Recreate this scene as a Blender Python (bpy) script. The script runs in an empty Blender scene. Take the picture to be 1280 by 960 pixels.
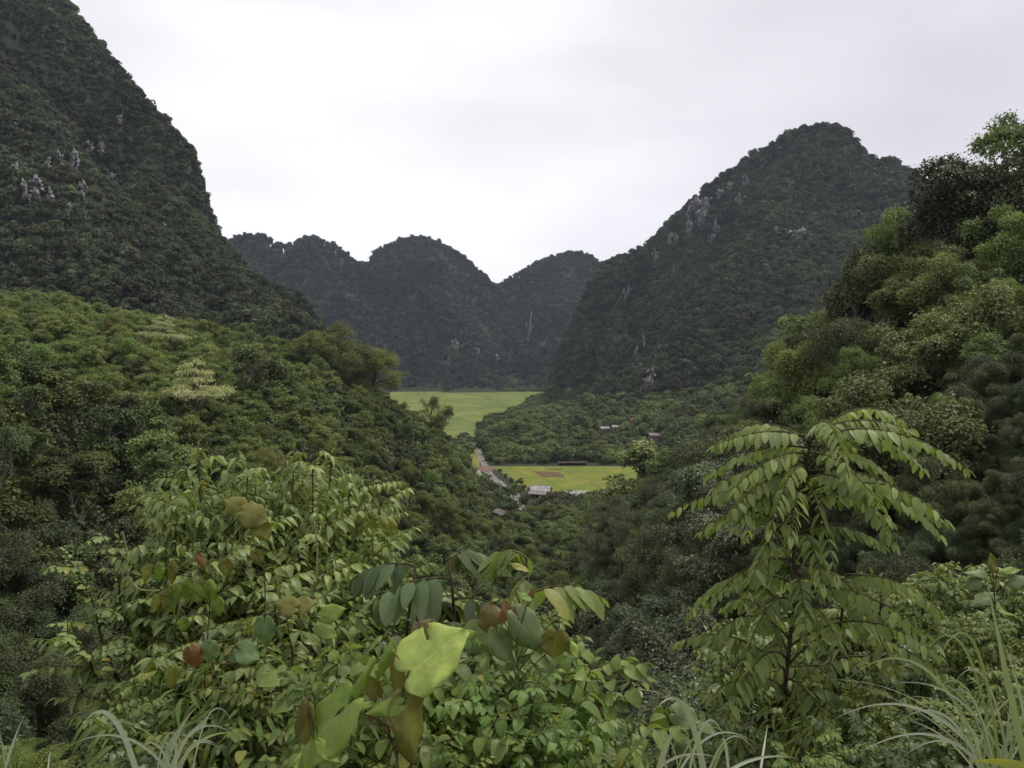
import bpy, math, random
import numpy as np
from mathutils import Vector, Matrix

SC = bpy.context.scene
COL = SC.collection
rs = np.random.RandomState(7)
R = math.radians

# ------------------------------------------------------------------ camera, sky, sun, exposure
EYE = np.array([0.0, 0.0, 60.0])
F = 960.0                              # focal length in pixels of the 1280 px wide photograph
PITCH = math.atan(40 / 960.0)
cd = bpy.data.cameras.new('camera'); cam = bpy.data.objects.new('camera', cd); COL.objects.link(cam)
cd.sensor_width = 36; cd.lens = 27; cd.clip_start = 0.05; cd.clip_end = 9000
cam.location = EYE; cam.rotation_euler = (math.pi / 2 - PITCH, 0, 0)
SC.camera = cam

SUN_EL, SUN_AZ = R(58), R(62)          # azimuth from +y (view direction) towards +x
w = bpy.data.worlds.new('World'); SC.world = w; w.use_nodes = True
nt = w.node_tree; nt.nodes.clear()
def N(t, **k):
    n = nt.nodes.new(t)
    for a, b in k.items(): setattr(n, a, b)
    return n
sky = N('ShaderNodeTexSky', sky_type='NISHITA', sun_disc=False, sun_elevation=SUN_EL, sun_rotation=SUN_AZ)
tc = N('ShaderNodeTexCoord'); mp = N('ShaderNodeMapping'); mp.inputs['Scale'].default_value = (1.0, 1.0, 2.6)
ns = N('ShaderNodeTexNoise'); ns.inputs['Scale'].default_value = 2.0; ns.inputs['Detail'].default_value = 4; ns.inputs['Roughness'].default_value = .45
mp.inputs['Location'].default_value = (3.1, 0.4, 1.2)
nt.links.new(tc.outputs['Generated'], mp.inputs['Vector']); nt.links.new(mp.outputs[0], ns.inputs['Vector'])
# thin, bright cloud low over the valley, thicker and greyer overhead
dv = N('ShaderNodeVectorMath', operation='DOT_PRODUCT'); nt.links.new(tc.outputs['Generated'], dv.inputs[0])
bd = Vector((-0.06, 1, 0.17)).normalized(); dv.inputs[1].default_value = bd
mr = N('ShaderNodeMapRange'); nt.links.new(dv.outputs['Value'], mr.inputs[0])
mr.inputs[1].default_value = .86; mr.inputs[2].default_value = .995; mr.inputs[3].default_value = 0; mr.inputs[4].default_value = .34
ad = N('ShaderNodeMath', operation='ADD'); nt.links.new(mr.outputs[0], ad.inputs[0]); nt.links.new(ns.outputs['Fac'], ad.inputs[1])
cr = N('ShaderNodeValToRGB'); nt.links.new(ad.outputs[0], cr.inputs[0])
cr.color_ramp.elements[0].position = .35; cr.color_ramp.elements[0].color = (.62, .60, .635, 1)
cr.color_ramp.elements[1].position = 1.0; cr.color_ramp.elements[1].color = (1.04, 1.02, 1.05, 1)
e = cr.color_ramp.elements.new(.66); e.color = (.765, .75, .785, 1)
bg1 = N('ShaderNodeBackground'); bg1.inputs['Strength'].default_value = .10; nt.links.new(sky.outputs[0], bg1.inputs[0])
bg2 = N('ShaderNodeBackground'); bg2.inputs['Strength'].default_value = 1.0; nt.links.new(cr.outputs[0], bg2.inputs[0])
mx = N('ShaderNodeMixShader'); mx.inputs[0].default_value = .93
nt.links.new(bg1.outputs[0], mx.inputs[1]); nt.links.new(bg2.outputs[0], mx.inputs[2])
wo = N('ShaderNodeOutputWorld'); nt.links.new(mx.outputs[0], wo.inputs[0])

sl = bpy.data.lights.new('sun', 'SUN'); sl.energy = 1.5; sl.angle = R(12); sl.color = (1, .96, .88)
so = bpy.data.objects.new('sun', sl); COL.objects.link(so)
sd = Vector((math.sin(SUN_AZ) * math.cos(SUN_EL), math.cos(SUN_AZ) * math.cos(SUN_EL), math.sin(SUN_EL)))
so.rotation_euler = sd.to_track_quat('Z', 'Y').to_euler(); so.location = (200, 50, 400)

SC.view_settings.view_transform = 'Standard'; SC.view_settings.look = 'None'
SC.view_settings.exposure = 0.3; SC.view_settings.gamma = 1
cy = SC.cycles
cy.max_bounces = 5; cy.diffuse_bounces = 3; cy.glossy_bounces = 1; cy.transmission_bounces = 3; cy.volume_bounces = 0
cy.use_denoising = True; cy.caustics_reflective = False; cy.caustics_refractive = False

# ------------------------------------------------------------------ helpers
def at(px, py, y):
    """point on the sight line through photo pixel (px, py), y metres ahead"""
    cp, sp = math.cos(PITCH), math.sin(PITCH)
    a, b = (px - 640) / F, -(py - 480) / F
    d = np.array([a, cp + b * sp, -sp + b * cp])
    return EYE + d * (y / d[1])
def project(p):
    p = np.atleast_2d(p) - EYE
    cp, sp = math.cos(PITCH), math.sin(PITCH)
    f = p[:, 1] * cp - p[:, 2] * sp; up = p[:, 1] * sp + p[:, 2] * cp
    f = np.maximum(f, 1e-3)
    return 640 + F * p[:, 0] / f, 480 - F * up / f, f
def on_flat(px, py, z=0.0):
    a, b = at(px, py, 1.0) - EYE, 0
    return EYE + a * ((z - EYE[2]) / a[2])

def tag(o, label=None, cat=None, group=None, kind=None):
    if label: o['label'] = label
    if cat: o['category'] = cat
    if group: o['group'] = group
    if kind: o['kind'] = kind
    return o
def empty(name, loc, rz=0.0, s=1.0):
    o = bpy.data.objects.new(name, None); COL.objects.link(o)
    o.location = loc; o.rotation_euler = (0, 0, rz); o.scale = (s, s, s); o.empty_display_size = .2
    return o
def copy_tree(o, parent=None):
    c = o.copy(); COL.objects.link(c)
    for k in ('label', 'group'):
        pass
    c.parent = parent
    for ch in o.children:
        copy_tree(ch, c)
    return c

class MB:
    """collects vertices and faces (numpy), builds ONE mesh object"""
    def __init__(s): s.V = []; s.Q = []; s.T = []; s.A = []; s.U = []; s.n = 0
    def add(s, V, Q=None, T=None, A=None, U=None):
        V = np.asarray(V, float).reshape(-1, 3)
        s.V.append(V)
        if Q is not None and len(Q): s.Q.append(np.asarray(Q, int).reshape(-1, 4) + s.n)
        if T is not None and len(T): s.T.append(np.asarray(T, int).reshape(-1, 3) + s.n)
        s.A.append(np.zeros((len(V), 3)) if A is None else np.asarray(A, float).reshape(-1, 3))
        s.U.append(np.zeros((len(V), 2)) if U is None else np.asarray(U, float).reshape(-1, 2))
        s.n += len(V)
    def mesh(s, name, mat, smooth=True):
        V = np.concatenate(s.V); A = np.concatenate(s.A); U = np.concatenate(s.U)
        Q = np.concatenate(s.Q) if s.Q else np.zeros((0, 4), int)
        T = np.concatenate(s.T) if s.T else np.zeros((0, 3), int)
        m = bpy.data.meshes.new(name)
        m.vertices.add(len(V)); m.vertices.foreach_set('co', V.astype('f').ravel())
        loops = np.concatenate([Q.ravel(), T.ravel()])
        m.loops.add(len(loops)); m.loops.foreach_set('vertex_index', loops.astype('i'))
        st = np.concatenate([np.arange(len(Q)) * 4, len(Q) * 4 + np.arange(len(T)) * 3])
        m.polygons.add(len(st)); m.polygons.foreach_set('loop_start', st.astype('i'))
        m.update(calc_edges=True)
        at_ = m.attributes.new('lv', 'FLOAT_VECTOR', 'POINT'); at_.data.foreach_set('vector', A.astype('f').ravel())
        uv = m.uv_layers.new(name='UVMap'); uv.data.foreach_set('uv', U[loops].astype('f').ravel())
        m.polygons.foreach_set('use_smooth', np.full(len(st), smooth))
        m.materials.append(mat); m.validate()
        return m
    def build(s, name, mat, parent=None, smooth=True):
        o = bpy.data.objects.new(name, s.mesh(name, mat, smooth)); COL.objects.link(o)
        if parent: o.parent = parent
        return o

def unit(v): return v / np.maximum(np.linalg.norm(v, axis=-1, keepdims=True), 1e-9)

def tube(mb, pts, rad, k=6, wob=0.0):
    pts = np.asarray(pts, float); n = len(pts); rad = np.broadcast_to(rad, n).astype(float)
    tg = unit(np.gradient(pts, axis=0))
    ref = np.tile([0.31, 0.95, 0.05], (n, 1)); ref[np.abs((tg * ref).sum(1)) > .9] = [1, 0, 0]
    a = unit(np.cross(tg, ref)); b = np.cross(tg, a)
    th = np.arange(k) * 2 * math.pi / k
    V = pts[:, None] + rad[:, None, None] * (np.cos(th)[None, :, None] * a[:, None] + np.sin(th)[None, :, None] * b[:, None])
    if wob: V = V + rs.normal(0, wob, V.shape) * rad[:, None, None]
    i = np.arange(n - 1)[:, None] * k; j = np.arange(k)[None]; j2 = (j + 1) % k
    Q = np.stack([i + j, i + j2, i + k + j2, i + k + j], -1).reshape(-1, 4)
    base = n * k
    V = np.concatenate([V.reshape(-1, 3), pts[:1], pts[-1:]])
    T = [[base, (q + 1) % k, q] for q in range(k)] + [[base + 1, (n - 1) * k + q, (n - 1) * k + (q + 1) % k] for q in range(k)]
    mb.add(V, Q, T)

def box(mb, c, s, rz=0.0):
    c = np.asarray(c, float); s = np.asarray(s, float) / 2
    V = np.array([[x, y, z] for z in (-1, 1) for x, y in ((-1, -1), (1, -1), (1, 1), (-1, 1))]) * s
    ca, sa = math.cos(rz), math.sin(rz)
    V = np.stack([V[:, 0] * ca - V[:, 1] * sa, V[:, 0] * sa + V[:, 1] * ca, V[:, 2]], 1) + c
    mb.add(V, [[0, 3, 2, 1], [4, 5, 6, 7], [0, 1, 5, 4], [1, 2, 6, 5], [2, 3, 7, 6], [3, 0, 4, 7]])

PROF = {
    'lance': [(0, .06), (.12, .5), (.3, .95), (.5, 1), (.72, .72), (.9, .3), (1, .02)],
    'oval':  [(0, .1), (.14, .72), (.32, 1), (.55, .98), (.78, .72), (.93, .34), (1, .03)],
    'blade': [(0, .35), (.2, .8), (.5, 1), (.8, .6), (1, .02)],
    'kite':  None,
}
def leaves(mb, P, T, Nn, L, W, A, shape='kite', fold=.25, droop=.3):
    """n leaves: base P, direction T, normal Nn, length L, half width W, attribute A"""
    n = len(P); T = unit(T); S = unit(np.cross(T, Nn)); Nn = np.cross(S, T)
    L = np.broadcast_to(L, n)[:, None]; W = np.broadcast_to(W, n)[:, None]
    if shape == 'kite':
        m = P + T * L * .45 - Nn * L * droop * .1
        V = np.stack([P, m + S * W + Nn * W * fold, P + T * L - Nn * L * droop, m - S * W + Nn * W * fold], 1)
        b = np.arange(n)[:, None] * 4
        Q = b + np.array([[0, 1, 2, 3]])
        mb.add(V, Q, A=np.repeat(A, 4, 0), U=np.tile([[0, .5], [.5, 1], [1, .5], [.5, 0]], (n, 1)))
        return
    pr = PROF[shape]; k = len(pr)
    V = []; U = []
    for t, wd in pr:
        c = P + T * L * (t * (1 - .15 * droop * t)) - Nn * L * droop * t * t
        V += [c - S * W * wd + Nn * W * wd * fold, c, c + S * W * wd + Nn * W * wd * fold]
        U += [(t, .5 - .5 * wd), (t, .5), (t, .5 + .5 * wd)]
    V = np.stack(V, 1); m = 3 * k
    q = []
    for i in range(k - 1):
        for s in (0, 1):
            q.append([3 * i + s, 3 * i + s + 1, 3 * i + 3 + s + 1, 3 * i + 3 + s])
    Q = (np.arange(n)[:, None, None] * m + np.array(q)[None]).reshape(-1, 4)
    mb.add(V, Q, A=np.repeat(A, m, 0), U=np.tile(np.array(U), (n, 1)))

# value noise
_perm = rs.randint(0, 2 ** 31 - 1, 4096)
def vnoise(x, y, seed=0):
    xi = np.floor(x).astype(int); yi = np.floor(y).astype(int); fx = x - xi; fy = y - yi
    fx = fx * fx * (3 - 2 * fx); fy = fy * fy * (3 - 2 * fy)
    def h(a, b): return (_perm[(a * 73 + b * 1291 + seed * 577 + _perm[(b * 37 + seed) & 4095]) & 4095] % 10007) / 10007.0
    return (h(xi, yi) * (1 - fx) + h(xi + 1, yi) * fx) * (1 - fy) + (h(xi, yi + 1) * (1 - fx) + h(xi + 1, yi + 1) * fx) * fy
def fbm(x, y, sc, seed=0, o=4):
    r = 0; a = 1; t = 0
    for i in range(o):
        r = r + a * (vnoise(x / sc, y / sc, seed + i) - .5); t += a; a *= .5; sc *= .5
    return r / t * 2

# ------------------------------------------------------------------ materials
def newmat(name):
    m = bpy.data.materials.new(name); m.use_nodes = True
    t = m.node_tree; t.nodes.clear()
    return m, t, (lambda ty, **k: _mk(t, ty, k)), t.links.new
def _mk(t, ty, k):
    n = t.nodes.new(ty)
    for a, b in k.items(): setattr(n, a, b)
    return n
def leafmat(name, dark, light, spec=(.5, .45, .06), rough=.5, tr=.3, vein=False, objvar=.35, gloss=.35, warm=.5, patch=0.0):
    m, t, n, l = newmat(name)
    at_ = n('ShaderNodeAttribute', attribute_name='lv'); sx = n('ShaderNodeSeparateXYZ'); l(at_.outputs['Vector'], sx.inputs[0])
    oi = n('ShaderNodeObjectInfo')
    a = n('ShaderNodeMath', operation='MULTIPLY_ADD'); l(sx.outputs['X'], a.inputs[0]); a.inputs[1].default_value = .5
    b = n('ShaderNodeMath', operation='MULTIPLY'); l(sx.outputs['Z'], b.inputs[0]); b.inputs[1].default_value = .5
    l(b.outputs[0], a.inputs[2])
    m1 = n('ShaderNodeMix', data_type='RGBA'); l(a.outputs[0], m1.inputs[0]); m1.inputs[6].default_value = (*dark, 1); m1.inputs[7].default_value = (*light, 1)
    hs = n('ShaderNodeHueSaturation'); l(m1.outputs[2], hs.inputs['Color'])
    v = n('ShaderNodeMapRange'); l(oi.outputs['Random'], v.inputs[0]); v.inputs[3].default_value = 1 - objvar; v.inputs[4].default_value = 1 + objvar
    if patch:
        pn = n('ShaderNodeTexNoise'); pn.inputs['Scale'].default_value = patch; pn.inputs['Detail'].default_value = 3; l(oi.outputs['Location'], pn.inputs[0])
        pr_ = n('ShaderNodeMapRange'); l(pn.outputs[0], pr_.inputs[0]); pr_.inputs[1].default_value = .32; pr_.inputs[2].default_value = .68; pr_.inputs[3].default_value = .62; pr_.inputs[4].default_value = 1.45
        pm_ = n('ShaderNodeMath', operation='MULTIPLY'); l(v.outputs[0], pm_.inputs[0]); l(pr_.outputs[0], pm_.inputs[1]); l(pm_.outputs[0], hs.inputs['Value'])
    else: l(v.outputs[0], hs.inputs['Value'])
    f1 = n('ShaderNodeMath', operation='MULTIPLY'); l(oi.outputs['Random'], f1.inputs[0]); f1.inputs[1].default_value = 17.31
    f2 = n('ShaderNodeMath', operation='FRACT'); l(f1.outputs[0], f2.inputs[0])
    hh = n('ShaderNodeMapRange'); l(f2.outputs[0], hh.inputs[0]); hh.inputs[3].default_value = .5 - .035 * warm * 2; hh.inputs[4].default_value = .5 + .024 * warm
    l(hh.outputs[0], hs.inputs['Hue'])
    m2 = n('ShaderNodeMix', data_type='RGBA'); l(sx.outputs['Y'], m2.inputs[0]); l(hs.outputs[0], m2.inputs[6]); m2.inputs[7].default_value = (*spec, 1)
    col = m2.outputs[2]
    p = n('ShaderNodeBsdfPrincipled'); p.inputs['Roughness'].default_value = rough; p.inputs['Specular IOR Level'].default_value = gloss
    if vein:
        uv = n('ShaderNodeUVMap'); s2 = n('ShaderNodeSeparateXYZ'); l(uv.outputs[0], s2.inputs[0])
        q = n('ShaderNodeMath', operation='SUBTRACT'); l(s2.outputs['Y'], q.inputs[0]); q.inputs[1].default_value = .5
        ab = n('ShaderNodeMath', operation='ABSOLUTE'); l(q.outputs[0], ab.inputs[0])
        mid = n('ShaderNodeMapRange'); l(ab.outputs[0], mid.inputs[0]); mid.inputs[1].default_value = .0; mid.inputs[2].default_value = .035; mid.inputs[3].default_value = .55; mid.inputs[4].default_value = 0
        # side veins run forward from the midrib
        sv = n('ShaderNodeMath', operation='MULTIPLY_ADD'); l(ab.outputs[0], sv.inputs[0]); sv.inputs[1].default_value = -.9; l(s2.outputs['X'], sv.inputs[2])
        sn = n('ShaderNodeMath', operation='MULTIPLY'); l(sv.outputs[0], sn.inputs[0]); sn.inputs[1].default_value = 56.0
        si = n('ShaderNodeMath', operation='SINE'); l(sn.outputs[0], si.inputs[0])
        sr = n('ShaderNodeMapRange'); l(si.outputs[0], sr.inputs[0]); sr.inputs[1].default_value = .86; sr.inputs[2].default_value = 1; sr.inputs[3].default_value = 0; sr.inputs[4].default_value = .3
        mxv = n('ShaderNodeMath', operation='MAXIMUM'); l(mid.outputs[0], mxv.inputs[0]); l(sr.outputs[0], mxv.inputs[1])
        m3 = n('ShaderNodeMix', data_type='RGBA', blend_type='MIX'); l(mxv.outputs[0], m3.inputs[0]); l(col, m3.inputs[6])
        br = n('ShaderNodeMix', data_type='RGBA', blend_type='ADD'); br.inputs[0].default_value = 1; l(col, br.inputs[6]); br.inputs[7].default_value = (.12, .14, .07, 1)
        l(br.outputs[2], m3.inputs[7])
        tcn = n('ShaderNodeTexCoord'); nz = n('ShaderNodeTexNoise'); nz.inputs['Scale'].default_value = 45; nz.inputs['Detail'].default_value = 4; l(tcn.outputs['Object'], nz.inputs[0])
        nr = n('ShaderNodeMapRange'); l(nz.outputs[0], nr.inputs[0]); nr.inputs[1].default_value = .3; nr.inputs[2].default_value = .7; nr.inputs[3].default_value = .84; nr.inputs[4].default_value = 1.1
        m4 = n('ShaderNodeVectorMath', operation='SCALE'); l(m3.outputs[2], m4.inputs[0]); l(nr.outputs[0], m4.inputs[3])
        col = m4.outputs[0]
        bp = n('ShaderNodeBump'); bp.inputs['Strength'].default_value = .35; bp.inputs['Distance'].default_value = .004; bp.invert = True; l(mxv.outputs[0], bp.inputs['Height'])
        l(bp.outputs[0], p.inputs['Normal'])
    l(col, p.inputs['Base Color'])
    out = n('ShaderNodeOutputMaterial')
    if tr > 0:
        ts = n('ShaderNodeBsdfTranslucent'); tcx = n('ShaderNodeMix', data_type='RGBA', blend_type='MULTIPLY'); tcx.inputs[0].default_value = 1
        l(col, tcx.inputs[6]); tcx.inputs[7].default_value = (1.25, 1.3, .7, 1); l(tcx.outputs[2], ts.inputs[0])
        mxs = n('ShaderNodeMixShader'); mxs.inputs[0].default_value = tr; l(p.outputs[0], mxs.inputs[1]); l(ts.outputs[0], mxs.inputs[2]); l(mxs.outputs[0], out.inputs[0])
    else: l(p.outputs[0], out.inputs[0])
    return m
def noisemat(name, c1, c2, scale, rough=.85, c3=None, bump=.3, stretch=(1, 1, 1), det=6, s2=None, bd=.1):
    m, t, n, l = newmat(name)
    tcn = n('ShaderNodeTexCoord'); mpn = n('ShaderNodeMapping'); mpn.inputs['Scale'].default_value = stretch; l(tcn.outputs['Object'], mpn.inputs[0])
    a = n('ShaderNodeTexNoise'); a.inputs['Scale'].default_value = scale; a.inputs['Detail'].default_value = det; l(mpn.outputs[0], a.inputs[0])
    r = n('ShaderNodeValToRGB'); l(a.outputs[0], r.inputs[0]); r.color_ramp.elements[0].position = .36; r.color_ramp.elements[0].color = (*c1, 1)
    r.color_ramp.elements[1].position = .64; r.color_ramp.elements[1].color = (*c2, 1)
    col = r.outputs[0]
    if c3:
        b = n('ShaderNodeTexNoise'); b.inputs['Scale'].default_value = s2 or scale * 5; b.inputs['Detail'].default_value = 3; l(mpn.outputs[0], b.inputs[0])
        rr = n('ShaderNodeMapRange'); l(b.outputs[0], rr.inputs[0]); rr.inputs[1].default_value = .5; rr.inputs[2].default_value = .66
        mm = n('ShaderNodeMix', data_type='RGBA'); l(rr.outputs[0], mm.inputs[0]); l(col, mm.inputs[6]); mm.inputs[7].default_value = (*c3, 1); col = mm.outputs[2]
    p = n('ShaderNodeBsdfPrincipled'); p.inputs['Roughness'].default_value = rough; p.inputs['Specular IOR Level'].default_value = .25; l(col, p.inputs[0])
    bp = n('ShaderNodeBump'); bp.inputs['Strength'].default_value = bump; bp.inputs['Distance'].default_value = bd; l(a.outputs[0], bp.inputs['Height']); l(bp.outputs[0], p.inputs['Normal'])
    o = n('ShaderNodeOutputMaterial'); l(p.outputs[0], o.inputs[0])
    return m

M = {}
M['karst'] = leafmat('karst_foliage', (.030, .044, .021), (.110, .138, .060), tr=.12, objvar=.38, rough=.6, gloss=.25, patch=.016)
M['far'] = leafmat('far_foliage', (.024, .037, .025), (.068, .094, .056), tr=.12, objvar=.35, rough=.6, gloss=.25, patch=.009)
M['wood'] = leafmat('wood_foliage', (.066, .104, .032), (.200, .262, .088), tr=.2, objvar=.32, rough=.55, gloss=.3, patch=.03)
M['bright'] = leafmat('bright_foliage', (.120, .178, .050), (.285, .370, .120), tr=.25, objvar=.22, rough=.55, gloss=.3)
M['dark'] = leafmat('dark_foliage', (.040, .058, .026), (.135, .165, .070), tr=.15, objvar=.25, rough=.5, gloss=.35)
M['olive'] = leafmat('olive_foliage', (.125, .155, .048), (.270, .305, .110), tr=.28, objvar=.2, rough=.6, gloss=.25)
M['pale'] = leafmat('pale_foliage', (.34, .40, .18), (.56, .62, .34), tr=.25, objvar=.1, rough=.5)
M['mid'] = leafmat('mid_foliage', (.105, .148, .046), (.275, .340, .125), tr=.2, objvar=.28, rough=.5, gloss=.35)
M['near'] = leafmat('near_foliage', (.045, .070, .027), (.155, .200, .075), tr=.18, objvar=.3, rough=.45, gloss=.45)
M['leafy'] = leafmat('leafy_foliage', (.040, .066, .028), (.215, .265, .125), tr=.15, objvar=.22, rough=.4, gloss=.55)
M['rust'] = leafmat('rust_foliage', (.12, .055, .025), (.20, .11, .045), tr=.2, objvar=.1)
M['bark'] = noisemat('bark', (.07, .055, .04), (.20, .175, .14), 9, stretch=(1, 1, .25), bump=.6)
M['palebark'] = noisemat('pale_bark', (.16, .14, .11), (.33, .31, .27), 6, stretch=(1, 1, .3), bump=.4)
M['ground'] = noisemat('ground_cover', (.018, .028, .011), (.042, .060, .022), .35, c3=(.045, .042, .024), bump=.8, s2=1.1, bd=.3)
M['rock'] = noisemat('limestone', (.10, .10, .095), (.50, .495, .485), .5, c3=(.07, .075, .06), bump=.8, stretch=(1, 1, .22), s2=.9, bd=.6)
M['shrub'] = leafmat('shrub_leaf', (.095, .155, .032), (.345, .430, .125), spec=(.36, .30, .05), tr=.3, vein=True, warm=.15, objvar=.15, rough=.38, gloss=.5)
M['shrubd'] = leafmat('dark_shrub_leaf', (.062, .100, .034), (.190, .250, .092), spec=(.22, .22, .05), tr=.22, vein=True, objvar=.2, rough=.36, gloss=.5)
M['lush'] = leafmat('lush_leaf', (.085, .155, .028), (.280, .385, .095), spec=(.36, .36, .07), tr=.35, vein=True, objvar=.12, rough=.45, gloss=.4)
M['frond'] = leafmat('frond_leaf', (.135, .200, .045), (.350, .430, .130), spec=(.34, .32, .06), tr=.35, vein=True, warm=.1, objvar=.1, rough=.45, gloss=.45)
M['fern'] = leafmat('fern_leaf', (.12, .19, .03), (.24, .33, .07), tr=.35, vein=False, objvar=.1, rough=.55)
M['grass'] = leafmat('grass_blade', (.34, .39, .24), (.58, .62, .46), spec=(.26, .34, .08), tr=.2, objvar=.05, rough=.4, gloss=.5, warm=0)
M['stem'] = noisemat('stem', (.05, .045, .02), (.13, .12, .05), 30, bump=.3, bd=.005)
M['redstem'] = noisemat('dark_stem', (.035, .025, .018), (.09, .065, .045), 30, bump=.4, bd=.005)
M['tendril'] = noisemat('tendril', (.25, .24, .12), (.40, .38, .22), 30, bump=.1, bd=.005)

# ------------------------------------------------------------------ the land
COLS = {   # photo column -> (metres ahead, ground height); eye is at 60
    -500: [(2, 58.4), (8, 56), (20, 60), (60, 75), (150, 105), (300, 150), (500, 190)],
    0:   [(2, 58.3), (4, 57), (6, 55.0), (8, 52), (15, 44), (30, 42), (60, 46), (100, 54), (140, 61), (200, 64), (300, 80), (400, 90), (600, 60)],
    200: [(2, 58.3), (4, 56.6), (6, 55.0), (8, 52), (15, 41), (30, 35), (60, 38), (100, 47), (170, 61), (240, 62), (320, 62), (420, 60), (600, 0)],
    400: [(2, 58.3), (4, 56.5), (6, 55.0), (8, 52), (15, 38), (30, 29), (60, 27), (100, 32), (150, 42), (205, 54), (270, 46), (380, 45), (480, 40), (600, 0)],
    500: [(2, 58.3), (4, 56.5), (6, 55.0), (8, 52), (15, 37), (30, 27), (60, 20), (100, 20), (150, 26), (230, 39), (300, 20), (380, 5), (440, -6)],
    570: [(2, 58.3), (4, 56.5), (6, 55.0), (8, 52), (15, 37), (30, 26), (60, 15), (100, 12), (150, 14), (260, 22), (320, 5), (360, -5)],
    612: [(2, 58.3), (4, 56.5), (6, 55.0), (8, 52), (15, 37), (30, 26), (60, 15), (100, 9), (150, 7), (200, 6), (270, 3), (310, -3)],
    680: [(2, 58.3), (4, 56.5), (6, 55.0), (8, 52), (15, 38), (30, 28), (60, 17), (100, 10), (150, 6), (200, 4), (270, 1), (300, -2)],
    760: [(2, 58.3), (4, 56.8), (6, 55.0), (8, 52), (15, 44), (25, 39), (40, 34), (60, 30), (100, 25), (140, 21), (200, 10), (290, -2)],
    860: [(2, 58.3), (4, 57), (6, 55.0), (8, 52), (15, 45), (25, 42), (40, 39), (60, 37), (100, 34), (140, 34), (200, 20), (300, 2), (340, -4)],
    1000: [(2, 58.3), (4, 57.3), (6, 55.0), (8, 52), (15, 47), (25, 46), (40, 47), (60, 50), (95, 53), (140, 50), (200, 34), (300, 10), (400, 0)],
    1150: [(2, 58.4), (4, 57.6), (6, 55.0), (8, 52), (15, 48), (25, 48), (40, 51), (60, 57), (90, 63), (140, 64), (250, 40), (400, 16), (600, 8)],
    1280: [(2, 58.4), (4, 57.8), (8, 52), (15, 50), (25, 50), (40, 55), (60, 62), (80, 67), (140, 74), (250, 60), (400, 40), (600, 20)],
    1800: [(2, 58.6), (8, 57), (20, 60), (60, 72), (150, 100), (300, 130), (500, 130)],
}
_ck = sorted(COLS); _cu = np.array([(k - 640) / F for k in _ck])
_ly = np.linspace(math.log(1.0), math.log(2600), 160)
_tab = []
for k in _ck:
    d = COLS[k]; ly = [math.log(a) for a, b in d]; z = [b for a, b in d]
    ly += [math.log(d[-1][0] * 1.6)]; z += [min(z[-1], -8)]
    _tab.append(np.interp(_ly, ly, z))
_tab = np.array(_tab)
def near_h(x, y):
    yy = np.maximum(y, 1.0); u = np.clip(x / np.maximum(yy, 1.5), _cu[0], _cu[-1])
    i = np.clip(np.searchsorted(_cu, u) - 1, 0, len(_cu) - 2); fu = (u - _cu[i]) / (_cu[i + 1] - _cu[i]); 
    fl = (np.log(yy) - _ly[0]) / (_ly[1] - _ly[0]); j = np.clip(fl.astype(int), 0, len(_ly) - 2); fj = np.clip(fl - j, 0, 1)
    a = _tab[i, j] * (1 - fj) + _tab[i, j + 1] * fj; b = _tab[i + 1, j] * (1 - fj) + _tab[i + 1, j + 1] * fj
    return a * (1 - fu) + b * fu

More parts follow.
